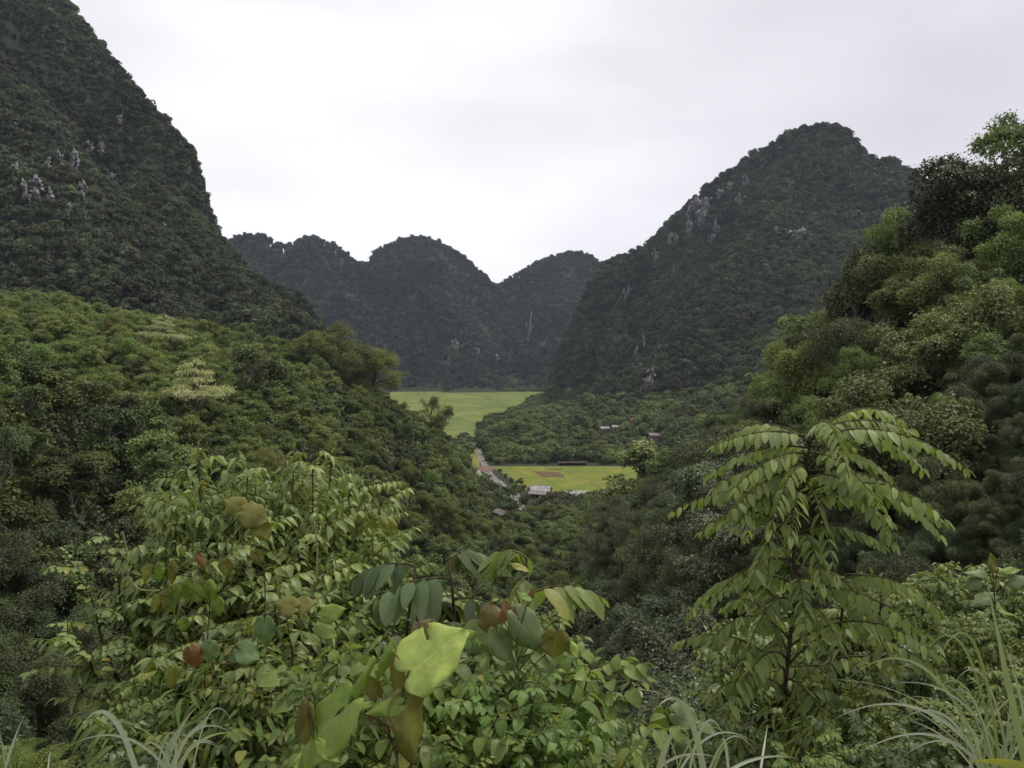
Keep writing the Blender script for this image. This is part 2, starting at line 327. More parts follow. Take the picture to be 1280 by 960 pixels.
def ridge(rows, s1, w, k=1.0, far=0.8, s2=None, lower=0.0):
    """rows of (px, py, metres ahead); s1 slope, w rounding, k sideways steepening"""
    P = np.array([at(a, b, c) for a, b, c in rows]); P[:, 2] -= lower
    return (P, s1, w, k, far, s2)
RIDGES = [
    # steep mountain on the left
    ridge([(-700, -200, 520), (-300, -170, 520), (-60, -130, 520), (40, -70, 515), (85, 0, 510), (125, 45, 508), (165, 95, 505), (200, 140, 500), (231, 178, 498), (236, 234, 497), (262, 288, 495), (300, 325, 495), (372, 362, 500), (402, 402, 505), (440, 430, 520)], 1.35, 6, 3.2, 1.2, None, 6),
    ridge([(-20, 60, 420), (60, 180, 390), (120, 290, 350), (150, 345, 320)], 1.1, 25, 1.0, 1.0, None, 4),
    ridge([(180, 200, 470), (235, 300, 430), (300, 350, 390), (350, 385, 340)], 1.1, 20, 1.2, 1.0, None, 4),
    # the row of domed hills closing the valley
    ridge([(230, 320, 1350), (275, 302, 1350), (300, 292, 1350), (325, 291, 1350), (345, 302, 1355), (365, 305, 1360), (380, 296, 1370), (396, 294, 1370), (415, 303, 1380), (432, 318, 1390), (452, 328, 1400)], 1.3, 14, 1.3, .9, None, 6),
    ridge([(452, 328, 1430), (468, 325, 1440), (478, 308, 1445), (500, 298, 1450), (525, 295, 1450), (550, 301, 1450), (575, 316, 1450), (598, 336, 1450), (618, 358, 1450)], 1.2, 22, 1.7, .9, None, 6),
    ridge([(618, 358, 1480), (640, 346, 1490), (668, 328, 1500), (692, 317, 1500), (715, 314, 1500), (738, 318, 1500), (752, 328, 1500), (790, 340, 1500)], 1.2, 22, 1.7, .9, None, 6),
    ridge([(396, 300, 1370), (430, 370, 1300), (470, 430, 1230)], 1.1, 20, 1.0, .9, None, 6),
    ridge([(525, 300, 1450), (560, 380, 1340), (600, 430, 1250)], .95, 25, 1.0, .9, None, 6),
    ridge([(715, 318, 1500), (700, 370, 1380), (690, 430, 1260)], .95, 25, 1.0, .9, None, 6),
    ridge([(480, 430, 1280), (560, 455, 1240), (640, 452, 1240), (720, 440, 1250)], .8, 20, 1.0, .9, None, 6),
    # the big mountain on the right
    ridge([(702, 470, 880), (710, 440, 885), (728, 388, 890), (742, 345, 890), (758, 325, 890), (800, 305, 880), (832, 272, 870), (870, 242, 850), (905, 212, 835), (950, 184, 820), (984, 163, 800), (1005, 157, 800), (1042, 151, 795), (1066, 164, 790), (1088, 188, 785), (1120, 197, 780), (1150, 215, 770), (1200, 245, 760), (1300, 300, 740), (1500, 360, 700)], 1.3, 12, 2.3, 1.0, None, 7),
    ridge([(1000, 170, 790), (955, 250, 735), (905, 325, 690), (865, 395, 640), (830, 450, 600), (800, 490, 570)], 1.1, 18, 1.2, 1.0, None, 5),
    ridge([(1090, 200, 770), (1070, 290, 690), (1030, 360, 610), (980, 420, 540)], 1.0, 25, 1.0, 1.0, None, 5),
    ridge([(758, 335, 880), (770, 400, 800), (766, 440, 740), (756, 475, 690)], 1.1, 15, 2.8, 1.0, None, 5),
]
# low wooded foot of that mountain, with the hamlet on it
FOOT = ridge([(598, 545, 520), (625, 520, 540), (660, 503, 560), (700, 495, 570), (760, 488, 580), (840, 478, 560), (950, 465, 520), (1100, 440, 500)], .15, 10, 3.0, 3.2, None, 9)
def land(x, y):
    x = np.asarray(x, float); y = np.asarray(y, float)
    h = near_h(x, y)
    wx = x + fbm(x, y, 60, 11, 3) * 10; wy = y + fbm(x, y, 60, 17, 3) * 10
    rough = np.clip((y - 250) / 200, 0, 1)
    far = np.full(x.shape, -30.0); DD = np.zeros(x.shape)
    for P, s1, wd, k, fs, s2 in RIDGES + [FOOT]:
        isfoot = P is FOOT[0]
        best = np.full(x.shape, -1e3); Dn = np.zeros(x.shape)
        for a, b in zip(P[:-1], P[1:]):
            dx, dy = b[0] - a[0], b[1] - a[1]; q = dx * dx + dy * dy
            t = np.clip(((wx - a[0]) * dx + (wy - a[1]) * dy) / q, 0, 1)
            ex = (wx - a[0] - t * dx) * k; ey = wy - a[1] - t * dy
            d = np.sqrt(ex * ex + ey * ey)
            sl = np.where(ey > 0, fs * s1, s1)
            v = a[2] + t * (b[2] - a[2]) - sl * (np.sqrt(d * d + wd * wd) - wd)
            du = np.hypot(wx - a[0] - t * dx, ey); Dn = np.where(v > best, du, Dn)
            best = np.maximum(best, v)
        if isfoot: best = np.where(best > 0, best * np.clip((y - 404) / 45, 0, 1) * np.clip((x + .045 * y + 6) / 14, 0, 1), best)
        DD = np.where(best > far, Dn, DD)
        far = np.maximum(far, best)
    far = far + np.clip(DD / 60, .12, 1) * rough * np.clip(far / 40, 0, 1) * ((.5 - np.abs(fbm(x, y, 110, 3, 4))) * 32 - 11 + fbm(x, y, 26, 9, 3) * 6)
    hn = h + np.clip((y - 6) / 40, 0, 1) * np.clip(h / 10, 0, 1) * fbm(x, y, 26, 5, 4) * 2.6
    h = np.maximum(hn, far)
    h = h * (1 - np.clip((y - 380) / 15, 0, 1) * np.clip((408 - y) / 8, 0, 1) * (np.abs(x) < 75))
    back = np.clip((1.5 - y) / 6, 0, 1)
    h = np.where(y < 1.5, h * (1 - back) + 58.4 * back, h)
    return np.maximum(h, 0.0) - .0

def land1(x, y): return float(land(np.array([x]), np.array([y]))[0])
def hit(px, py, lift=0.0, y0=12, y1=1700):
    ys = np.exp(np.linspace(math.log(y0), math.log(y1), 1500))
    a = at(px, py, 1.0) - EYE
    X = EYE[0] + a[0] * ys; Z = EYE[2] + a[2] * ys
    h = land(X, ys) + lift
    k = np.nonzero(Z <= h)[0]
    if not len(k): return None
    return np.array([X[k[0]], ys[k[0]], Z[k[0]]])

# one sheet, rings round the eye, finer ahead
th = np.concatenate([np.linspace(-R(48), R(48), 420), np.linspace(R(48), 2 * math.pi - R(48), 90)[1:-1]])
rr = np.exp(np.linspace(math.log(.5), math.log(2400), 330))
TH, RR = np.meshgrid(th, rr, indexing='ij')
GX, GY = RR * np.sin(TH), RR * np.cos(TH); GZ = land(GX, GY)
n1, n2 = GX.shape
mb = MB(); V = np.stack([GX, GY, GZ], -1).reshape(-1, 3)
i = np.arange(n1)[:, None]; j = np.arange(n2 - 1)[None]; i2 = (i + 1) % n1
Q = np.stack([i * n2 + j, i * n2 + j + 1, i2 * n2 + j + 1, i2 * n2 + j], -1).reshape(-1, 4)
V = np.concatenate([V, [[0, 0, 58.4]]])
T = [[n1 * n2, a * n2, ((a + 1) % n1) * n2] for a in range(n1)]
mb.add(V, Q, T)
tag(mb.build('ground', M['ground']), 'dark green and brown ground of the valley and its slopes', None, None, 'structure')

# haze
hm, t, n, l = newmat('haze_air'); pv = n('ShaderNodeVolumePrincipled'); pv.inputs['Color'].default_value = (.74, .83, 1, 1); pv.inputs['Density'].default_value = .0001; pv.inputs['Anisotropy'].default_value = .2
oo = n('ShaderNodeOutputMaterial'); l(pv.outputs[0], oo.inputs['Volume'])
mb = MB(); box(mb, (0, 0, 209.5), (4900, 4900, 421)); tag(mb.build('haze', hm, smooth=False), 'thin pale haze hanging in the valley air', None, None, 'stuff')

# ------------------------------------------------------------------ crowns
def crown_far(seed, mat, n=520, leaf=.75, squash=.8):
    r = np.random.RandomState(seed); mb = MB()
    np_ = 12; C = unit(r.normal(size=(np_, 3))) * r.uniform(.8, 2.7, (np_, 1)); C[:, 2] = np.abs(C[:, 2]) * .8; 
    C[0] = (0, 0, 1.6)
    for c in C:
        k = n // np_; rad = r.uniform(.7, 1.9); z = r.uniform()
        d = unit(r.normal(size=(k, 3)) + [0, 0, .45]); d[:, 2] *= squash
        P = c + d * rad * r.uniform(.75, 1.05, (k, 1))
        T = unit(np.cross(d, r.normal(size=(k, 3)))) + d * .3 + [0, 0, -.35]
        A = np.stack([r.uniform(size=k), np.zeros(k), np.full(k, z)], 1)
        leaves(mb, P - T * leaf * .4, T, unit(d + r.normal(size=(k, 3)) * .35), leaf * r.uniform(.7, 1.3, k), leaf * r.uniform(.3, .5, k), A, 'kite', .15, .1)
    # dense inside of the crown
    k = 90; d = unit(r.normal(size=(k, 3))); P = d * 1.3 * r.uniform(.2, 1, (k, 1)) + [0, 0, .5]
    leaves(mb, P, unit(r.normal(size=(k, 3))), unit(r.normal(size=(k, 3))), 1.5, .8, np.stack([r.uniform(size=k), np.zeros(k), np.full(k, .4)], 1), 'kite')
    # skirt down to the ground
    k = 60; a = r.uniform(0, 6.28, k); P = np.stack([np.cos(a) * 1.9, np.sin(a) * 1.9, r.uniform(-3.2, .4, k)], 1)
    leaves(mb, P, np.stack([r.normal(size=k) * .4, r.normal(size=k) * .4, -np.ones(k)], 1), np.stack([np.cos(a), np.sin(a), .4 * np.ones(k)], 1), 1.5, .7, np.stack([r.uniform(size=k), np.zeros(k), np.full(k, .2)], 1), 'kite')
    return mb.mesh('forest_crown', mat, smooth=False)

def puffs(mb, r, C, rad, k, leaf, flat=.6, up=.6, narrow=.42, droop=.35, zz=None):
    """leaf clumps: k leaves over a flattened dome round every centre"""
    for q, c in enumerate(C):
        rd = rad[q] if np.ndim(rad) else rad
        kk = max(8, int(k * (rd / np.mean(rad)) ** 2))
        d = unit(r.normal(size=(kk, 3)) + [0, 0, up]); dd = d * [1, 1, flat]
        dd *= r.uniform(.3, 1.0, (kk, 1)) ** .5 * (1 + np.abs(r.normal(0, .16, (kk, 1))) * (r.uniform(size=(kk, 1)) < .4))
        P = c + dd * rd * (1 + .25 * np.sin(3 * np.arctan2(d[:, 1], d[:, 0]) + q)[:, None])
        T = d * [1, 1, .2] + r.normal(size=(kk, 3)) * .55 + [0, 0, -droop]
        A = np.stack([r.uniform(size=kk), np.zeros(kk), np.full(kk, r.uniform())], 1)
        leaves(mb, P, T, unit(d * .6 + [0, 0, .7] + r.normal(size=(kk, 3)) * .4), leaf * r.uniform(.65, 1.35, kk), leaf * narrow * r.uniform(.75, 1.2, kk), A, 'kite', .2, .15)

def tree_mesh(seed, kind, H, CR, mat, bark, nleaf, leaf, narrow=.42):
    """returns (trunk mesh, crown mesh); foot at the origin"""
    r = np.random.RandomState(seed); tb = MB(); cb = MB()
    if kind == 'bamboo':
        nc = 26
        for q in range(nc):
            a = r.uniform(0, 6.28); rr_ = r.uniform(.1, .9); out = r.uniform(.2, 1.0) * CR
            tt = np.linspace(0, 1, 9); hh = H * r.uniform(.7, 1.0)
            x = np.cos(a) * (rr_ + out * tt ** 2.2); y = np.sin(a) * (rr_ + out * tt ** 2.2); z = hh * (tt - .18 * tt ** 5)
            pts = np.stack([x, y, z], 1); tube(tb, pts, .06 * (1 - tt * .85), 5)
            k = nleaf // nc; t = r.uniform(.22, 1.0, k) ** .8
            P = np.stack([np.interp(t, tt, pts[:, c]) for c in range(3)], 1)
            # leaf plumes on side twigs
            pa = r.uniform(0, 6.28, k); dd = np.stack([np.cos(pa), np.sin(pa), -.25 * np.ones(k)], 1)
            P = P + dd * (r.uniform(0, 1.9, (k, 1)) ** .8) * (.5 + .5 * np.sin(t * 43 + q)[:, None] ** 2)
            T = dd * .8 + r.normal(size=(k, 3)) * .4 + [0, 0, -.25]
            A = np.stack([r.uniform(size=k), np.zeros(k), np.full(k, r.uniform()) * .5 + .5 * (t > .6)], 1)
            leaves(cb, P, T, unit(dd * .4 + [0, 0, .8] + r.normal(size=(k, 3)) * .4), leaf * r.uniform(.7, 1.3, k), leaf * .2, A, 'kite', .15, .3)
        return tb.mesh('culms', bark), cb.mesh('crown', mat, False)
    lean = r.normal(0, .04, 2) * H
    base_h = {'tier': .55, 'tall': .16, 'round': .32, 'column': .12, 'bush': .05, 'feather': .3}[kind] * H
    tt = np.linspace(0, 1, 8); tops = H * .84
    tp = np.stack([lean[0] * tt ** 1.5 + r.normal(0, .05, 8), lean[1] * tt ** 1.5 + r.normal(0, .05, 8), tops * tt], 1); tp[0, :2] = 0
    tube(tb, tp, (H * .018 + .03) * (1.15 - tt), 7, .06)
    C = []; rad = []
    if kind == 'tier':
        for lv, zf in enumerate((.62, .74, .84, .92, .98)):
            rl = CR * (1.05, .52, .46, .32, .12)[lv]; m = (13, 6, 5, 4, 1)[lv]
            for q in range(m):
                a = q * 6.283 / m + r.uniform(-.3, .3) + lv; d = rl * r.uniform(.45, 1.0)
                C.append((np.cos(a) * d, np.sin(a) * d, H * zf + r.uniform(-.3, .3))); rad.append(rl * r.uniform(.2, .42) + .2)
        C = np.array(C); rad = np.array(rad); flat = .26
    else:
        nl, per = {'tall': (24, 5), 'round': (9, 5), 'column': (8, 4), 'bush': (9, 5), 'feather': (11, 5)}[kind]
        sx, sy = r.uniform(.78, 1.2, 2)
        while len(C) < nl * per:
            d = unit(r.normal(size=3)); q = r.uniform(.3, 1.0) ** .45
            hh = np.clip(.5 + .5 * d[2] * q + r.normal(0, .05), .04, 1)
            prof = {'round': 1.0, 'bush': 1.0, 'tall': .55 + .45 * math.sin(math.pi * min(1, hh * 1.1)), 'column': .8, 'feather': .65 + .35 * math.sin(math.pi * hh)}[kind]
            z = base_h + (H - base_h) * (hh * .88 + .03); e0 = np.array([d[0] * q * CR * .74 * prof * sx, d[1] * q * CR * .74 * prof * sy, z])
            for _k in range(per):
                C.append(e0 + r.normal(size=3) * [.18, .18, .15] * CR); rad.append(CR * r.uniform(.12, .29))
        C = np.array(C); C[:, 2] = np.minimum(C[:, 2], H * .97); rad = np.array(rad); flat = {'feather': .85, 'tall': .6, 'round': .68}.get(kind, .7)
    for c in C[:: max(1, len(C) // 16)]:           # limbs reach into the clumps
        z0 = max(base_h * .8, min(c[2] - .25 * CR, tops * .85)) * r.uniform(.75, 1)
        f = z0 / tops; s = np.array([np.interp(f, tt, tp[:, 0]), np.interp(f, tt, tp[:, 1]), z0])
        u = np.linspace(0, 1, 6)[:, None]; mid = (c - s) * u; mid[:, 2] += (np.sin(u[:, 0] * math.pi) * .12 * CR)
        tube(tb, s + mid, (H * .007 + .015) * (1.1 - u[:, 0]), 5, .05)
    puffs(cb, r, C, rad, nleaf // len(C), leaf, flat, .7, narrow)
    if kind in ('bush', 'column'):   # hanging lower foliage
        k = nleaf // 8; a = r.uniform(0, 6.28, k); z = r.uniform(0, base_h + H * .35, k); q = CR * .75 * (.6 + .4 * z / H)
        leaves(cb, np.stack([np.cos(a) * q * r.uniform(.6, 1, k), np.sin(a) * q * r.uniform(.6, 1, k), z], 1), np.stack([np.cos(a), np.sin(a), -.6 * np.ones(k)], 1) + r.normal(size=(k, 3)) * .4,
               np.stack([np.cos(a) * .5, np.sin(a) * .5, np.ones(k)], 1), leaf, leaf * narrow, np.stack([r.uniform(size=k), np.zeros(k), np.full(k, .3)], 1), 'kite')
    return tb.mesh('trunk', bark), cb.mesh('crown', mat, False)

def gn_forest(name, pts, rot, scl, idx, protos, label, mat):
    """one object: the far wood, crowns instanced on its points"""
    col = bpy.data.collections.new(name + '_crowns')
    for q, me in enumerate(protos):
        o = bpy.data.objects.new('%s_crown_%02d' % (name, q), me); col.objects.link(o)
    m = bpy.data.meshes.new(name); m.vertices.add(len(pts)); m.vertices.foreach_set('co', pts.astype('f').ravel())
    a = m.attributes.new('rot', 'FLOAT_VECTOR', 'POINT'); a.data.foreach_set('vector', rot.astype('f').ravel())
    a = m.attributes.new('scl', 'FLOAT_VECTOR', 'POINT'); a.data.foreach_set('vector', scl.astype('f').ravel())
    a = m.attributes.new('idx', 'INT', 'POINT'); a.data.foreach_set('value', idx.astype('i'))
    m.materials.append(mat)
    o = bpy.data.objects.new(name, m); COL.objects.link(o)
    g = bpy.data.node_groups.new(name, 'GeometryNodeTree')
    g.interface.new_socket('Geometry', in_out='INPUT', socket_type='NodeSocketGeometry'); g.interface.new_socket('Geometry', in_out='OUTPUT', socket_type='NodeSocketGeometry')
    gi = g.nodes.new('NodeGroupInput'); go = g.nodes.new('NodeGroupOutput'); ip = g.nodes.new('GeometryNodeInstanceOnPoints')
    ci = g.nodes.new('GeometryNodeCollectionInfo'); ci.inputs['Collection'].default_value = col; ci.inputs['Separate Children'].default_value = True; ci.inputs['Reset Children'].default_value = True
    def na(nm, ty):
        n_ = g.nodes.new('GeometryNodeInputNamedAttribute'); n_.data_type = ty; n_.inputs['Name'].default_value = nm
        return [s for s in n_.outputs if s.enabled and s.name == 'Attribute'][0]
    er = g.nodes.new('FunctionNodeEulerToRotation'); g.links.new(na('rot', 'FLOAT_VECTOR'), er.inputs[0])
    g.links.new(gi.outputs[0], ip.inputs['Points']); g.links.new(ci.outputs[0], ip.inputs['Instance']); ip.inputs['Pick Instance'].default_value = True
    g.links.new(na('idx', 'INT'), ip.inputs['Instance Index']); g.links.new(er.outputs[0], ip.inputs['Rotation']); g.links.new(na('scl', 'FLOAT_VECTOR'), ip.inputs['Scale'])
    g.links.new(ip.outputs[0], go.inputs[0])
    md = o.modifiers.new('wood', 'NODES'); md.node_group = g
    tag(o, label, None, None, 'stuff')
    return o

# limestone showing through the karst forest: (px, py, width px, height px)
ROCKS = [(112, 190, 9, 22), (75, 197, 6, 26), (126, 186, 7, 14), (45, 236, 13, 24), (103, 236, 7, 16), (60, 205, 6, 14), (205, 285, 4, 12), (150, 150, 5, 10), (20, 215, 6, 16),
         (934, 226, 7, 14), (900, 244, 8, 12), (869, 256, 12, 12), (877, 273, 13, 16), (860, 268, 6, 12), (997, 292, 13, 9), (971, 289, 5, 9), (843, 339, 6, 12), (784, 367, 6, 16), (806, 430, 5, 22), (808, 480, 9, 24), (822, 440, 4, 12), (845, 300, 5, 12), (890, 300, 5, 10), (955, 205, 5, 9),
         (862, 285, 9, 14), (883, 256, 9, 14), (912, 236, 8, 12), (850, 262, 8, 10), (925, 250, 7, 12), (895, 285, 7, 14), (838, 300, 7, 12), (820, 320, 6, 14), (800, 462, 6, 16), (815, 470, 6, 18), (795, 440, 5, 14), (90, 205, 8, 26), (32, 240, 8, 18), (64, 245, 7, 16), (85, 262, 6, 12), (140, 225, 6, 14),
         (661, 424, 4, 42), (678, 436, 4, 14), (570, 433, 5, 16), (620, 447, 5, 8), (597, 440, 4, 10)]
rock_pts = []
for px, py, wp, hp in ROCKS:
    p = hit(px, py, 2.0, 300)
    rock_pts.append(None if p is None else (p, wp * p[1] / F, hp * p[1] / F))

# houses and other cleared spots in the valley: (x, y, radius)
CLEAR = []
def clear_px(px, py, rad, z=0.0):
    p = on_flat(px, py, z); CLEAR.append((p[0], p[1], rad))
NEARF = [(612, 583), (800, 583), (800, 612), (770, 618), (735, 626), (700, 624), (668, 620), (655, 611), (640, 600), (626, 590)]
FARF = [(400, 489.6), (700, 489.6), (664, 500), (650, 513), (612, 528), (596, 541), (588, 556), (550, 556), (400, 556)]
def flatpoly(rows): return np.array([on_flat(a, b)[:2] for a, b in rows])
def inpoly(x, y, P, grow=0):
    ins = np.zeros(x.shape, bool)
    for a, b in zip(P, np.roll(P, -1, 0)):
        c = ((a[1] > y) != (b[1] > y)) & (x < (b[0] - a[0]) * (y - a[1]) / (b[1] - a[1] + 1e-12) + a[0])
        ins ^= c
    return ins
PN, PF = flatpoly(NEARF), flatpoly(FARF)
ROAD = [(592, 552), (597, 562), (603, 573), (606, 588), (615, 598), (628, 606), (642, 614), (652, 624), (655, 640), (640, 668), (600, 700)]
RP = np.array([on_flat(a, b)[:2] for a, b in ROAD[:8]] + [(-3 + 6, 255), (0, 235), (-6, 215)])
def road_d(x, y):
    d = np.full(x.shape, 1e3)
    for a, b in zip(RP[:-1], RP[1:]):
        e = b - a; t = np.clip(((x - a[0]) * e[0] + (y - a[1]) * e[1]) / (e @ e), 0, 1)
        d = np.minimum(d, np.hypot(x - a[0] - t * e[0], y - a[1] - t * e[1]))
    return d

_PY = np.linspace(.03, .97, 40)
def visible(X, Y, Zt, margin):
    """sight line from the eye to the crown stays less than margin under the land"""
    ok = np.ones(X.shape, bool)
    for f in _PY:
        h = land(X * f, Y * f); z = EYE[2] + (Zt - EYE[2]) * f
        ok &= (h - z) < margin * (.4 + .6 * min(1, 1)) 
    return ok
def scatter(x0, x1, y0, y1, sp, cond, seed, umax=.80, dens=0):
    r = np.random.RandomState(seed)
    nx, ny = int((x1 - x0) / sp), int((y1 - y0) / sp)
    X, Y = np.meshgrid(np.arange(nx), np.arange(ny)); X = X.ravel() + r.uniform(-.48, .48, X.size) + .5 * (Y.ravel() % 2); Y = Y.ravel() + r.uniform(-.48, .48, Y.size)
    X = x0 + X * sp; Y = y0 + Y * sp
    k = (np.abs(X) < umax * Y + 8) & (Y > 5); X, Y = X[k], Y[k]
    Z = land(X, Y)
    k = cond(X, Y, Z); X, Y, Z = X[k], Y[k], Z[k]
    for cx, cyy, cr_ in CLEAR:
        k = np.hypot(X - cx, Y - cyy) > cr_; X, Y, Z = X[k], Y[k], Z[k]
    g = np.hypot(land(X + 2, Y) - Z, land(X, Y + 2) - Z) / 2; k = r.uniform(size=X.size) < np.sqrt(1 + np.minimum(g, 3) ** 2) / dens if dens else np.ones(X.shape, bool); X, Y, Z = X[k], Y[k], Z[k]
    k = ~inpoly(X, Y, PN) & ~(inpoly(X, Y, PF) & (Z < 1)) & (road_d(X, Y) > 3.4); X, Y, Z = X[k], Y[k], Z[k]
    return X, Y, Z

# houses first (their spots are kept clear)
VILLAGE = [  # px, py of the roof, metres ahead, width, depth, roof colour, rot, label
    (804, 553, 448, 5.6, 4.2, 'tin', .10, 'small house with pale tin roof just above the treetops below the hamlet'),
    (818, 547, 458, 6.6, 5.0, 'oldtin', -.25, 'house with weathered grey-brown roof beside the pale-roofed one'),
    (755, 525, 500, 7.4, 5.0, 'fibre', .5, 'grey-roofed house at the hamlet edge, half hidden by trees'),
    (771, 531, 492, 6.0, 4.2, 'fibre', -.4, 'low grey-roofed house between the grey and the orange-roofed houses'),
    (790, 524, 502, 6.4, 4.6, 'tile', .9, 'house with orange-red roof in the trees of the hamlet'),
]
for px, py, y, *_ in VILLAGE:
    p = at(px, py, y); CLEAR.append((p[0], p[1], 6)); CLEAR.append((p[0] * .983, p[1] * .983, 5.4)); CLEAR.append((p[0] * .966, p[1] * .966, 5)); CLEAR.append((p[0] * .95, p[1] * .95, 4))
clear_px(676, 622, 6.5); clear_px(716, 617, 7); clear_px(668, 636, 6); clear_px(716, 579, 6); clear_px(700, 579, 6); clear_px(732, 579, 6)
CLEAR.append((at(628, 646, 262)[0], 262, 7)); CLEAR.append((at(628, 646, 262)[0], 250, 5)); CLEAR.append((at(668, 646, 276)[0], 276, 5)); CLEAR.append((at(668, 646, 266)[0], 266, 5))

def rock_clear(X, Y, Z):
    k = np.ones(X.shape, bool)
    pu, pv, _ = project(np.stack([X, Y, Z + 3], 1))
    for (px, py, wp, hp), q in zip(ROCKS, rock_pts):
        if q is None: continue
        near = np.abs(Y - q[0][1]) < 45
        k &= ~(near & (np.abs(pu - px) < wp * .5) & (pv > py - hp * .4) & (pv < py + hp * .6))
    return k

def wood(name, reg, sp, cond, seed, protos, label, mat, smin, smax, margin, lift=0.0, dens=0):
    X, Y, Z = scatter(*reg, sp, cond, seed, dens=dens)
    k = visible(X, Y, Z + 9, margin) & rock_clear(X, Y, Z); X, Y, Z = X[k], Y[k], Z[k]
    r = np.random.RandomState(seed + 1); n_ = len(X)
    s = r.uniform(smin, smax, n_) * (1 + .25 * fbm(X, Y, 40, 31, 2)); s *= np.exp(r.normal(0, .15, n_)); s[r.uniform(size=n_) < .04] *= 1.3
    scl = np.stack([s * r.uniform(.85, 1.2, n_), s * r.uniform(.85, 1.2, n_), s * r.uniform(.8, 1.2, n_)], 1)
    rot = np.stack([r.normal(0, .12, n_), r.normal(0, .12, n_), r.uniform(0, 6.28, n_)], 1)
    pts = np.stack([X, Y, Z + 1.6 * s + lift], 1)
    print(name, n_)
    return gn_forest(name, pts, rot, scl, r.randint(0, len(protos), n_), protos, label, mat)

far_protos = [crown_far(100 + q, M['far'], 420, .95) for q in range(6)]
karst_protos = [crown_far(200 + q, M['karst'], 700, .72) for q in range(7)]
def c_left(X, Y, Z): return (X < -.28 * Y + 20) & (Y > 285) & (Z > 12) & (Y < 640)
def c_right(X, Y, Z): return (X > -60) & (Y > 560) & (Z > 22)
def c_far(X, Y, Z): return (Y > 960) & ((Z > 1.5) | (Y > 1180))
def c_foot(X, Y, Z): return (X > -.044 * Y) & (Y > 300) & (Y < 1200) & (Z > -.1) & ~c_right(X, Y, Z) & ((Y > 409) | ((X > .25 * Y) & (Z > .25))) & (Z > near_h(X, Y) - 1) | ((X < -.056 * Y) & (X > -.2 * Y) & (Y > 330) & (Y < 560) & (Z < 3))
wood('forest_on_tall_cliff', (-420, 10, 285, 640), 3.0, c_left, 41, karst_protos, 'dense dark forest clinging to the steep mountain that leaves the frame at top', M['karst'], .7, 1.2, 22, dens=2.0)
wood('forest_on_peaked_mountain', (-60, 760, 540, 1000), 4.3, c_right, 42, karst_protos, 'dark forest covering the big pointed mountain across the valley', M['karst'], .85, 1.45, 22, dens=1.7)
wood('forest_on_domed_hills', (-620, 420, 960, 1560), 6.2, c_far, 43, far_protos, 'hazy dark forest on the domed hills closing the valley', M['far'], 1.1, 1.8, 25, dens=1.6)
foot_protos = [crown_far(300 + q, M['wood'], 900, .6) for q in range(6)]
wood('wood_round_hamlet', (-130, 520, 300, 1200), 5.6, c_foot, 44, foot_protos, 'green wood between the near rice field and the foot of the pointed mountain', M['wood'], .95, 1.45, 18)

# ------------------------------------------------------------------ rocks
def rock_mesh(seed, wd, ht):
    """a ragged face of many weathered limestone ribs"""
    r = np.random.RandomState(seed); mb = MB(); n_ = int(np.clip(wd * 3, 12, 34)); wd *= 1.1; ht *= 1.35
    for q in range(n_):
        nx_, nz_ = 7, 9
        a = np.linspace(0, 2 * math.pi, nx_, endpoint=False); zc = np.linspace(-.5, .5, nz_)
        A_, Z_ = np.meshgrid(a, zc)
        prof = np.clip(1.15 - np.abs(Z_ * 2) ** 1.6, .12, 1)
        nn = 1 + r.uniform(-.5, .5, A_.shape)
        cx = r.normal(0, .30) * wd; sx = wd * r.uniform(.06, .17) + .25; hz = ht * r.uniform(.2, .62) * (1.2 if abs(cx) < .2 * wd else .7); cz = r.uniform(-.36, .36) * ht
        X = np.cos(A_) * prof * nn * sx + cx + r.normal(0, .3) * sx * Z_ * 4; Y = np.sin(A_) * prof * nn * max(1.6, sx) + r.uniform(-1.5, 1.5); Zz = Z_ * hz + cz
        V = np.stack([X, Y, Zz], -1).reshape(-1, 3)
        i = np.arange(nz_ - 1)[:, None] * nx_; j = np.arange(nx_)[None]
        Q = np.stack([i + j, i + (j + 1) % nx_, i + nx_ + (j + 1) % nx_, i + nx_ + j], -1).reshape(-1, 4)
        n0 = len(V); V = np.concatenate([V, [[V[:nx_, 0].mean(), V[:nx_, 1].mean(), Zz.min()], [V[-nx_:, 0].mean(), V[-nx_:, 1].mean(), Zz.max()]]])
        T = [[n0, (k + 1) % nx_, k] for k in range(nx_)] + [[n0 + 1, (nz_ - 1) * nx_ + k, (nz_ - 1) * nx_ + (k + 1) % nx_] for k in range(nx_)]
        mb.add(V, Q, T)
    return mb
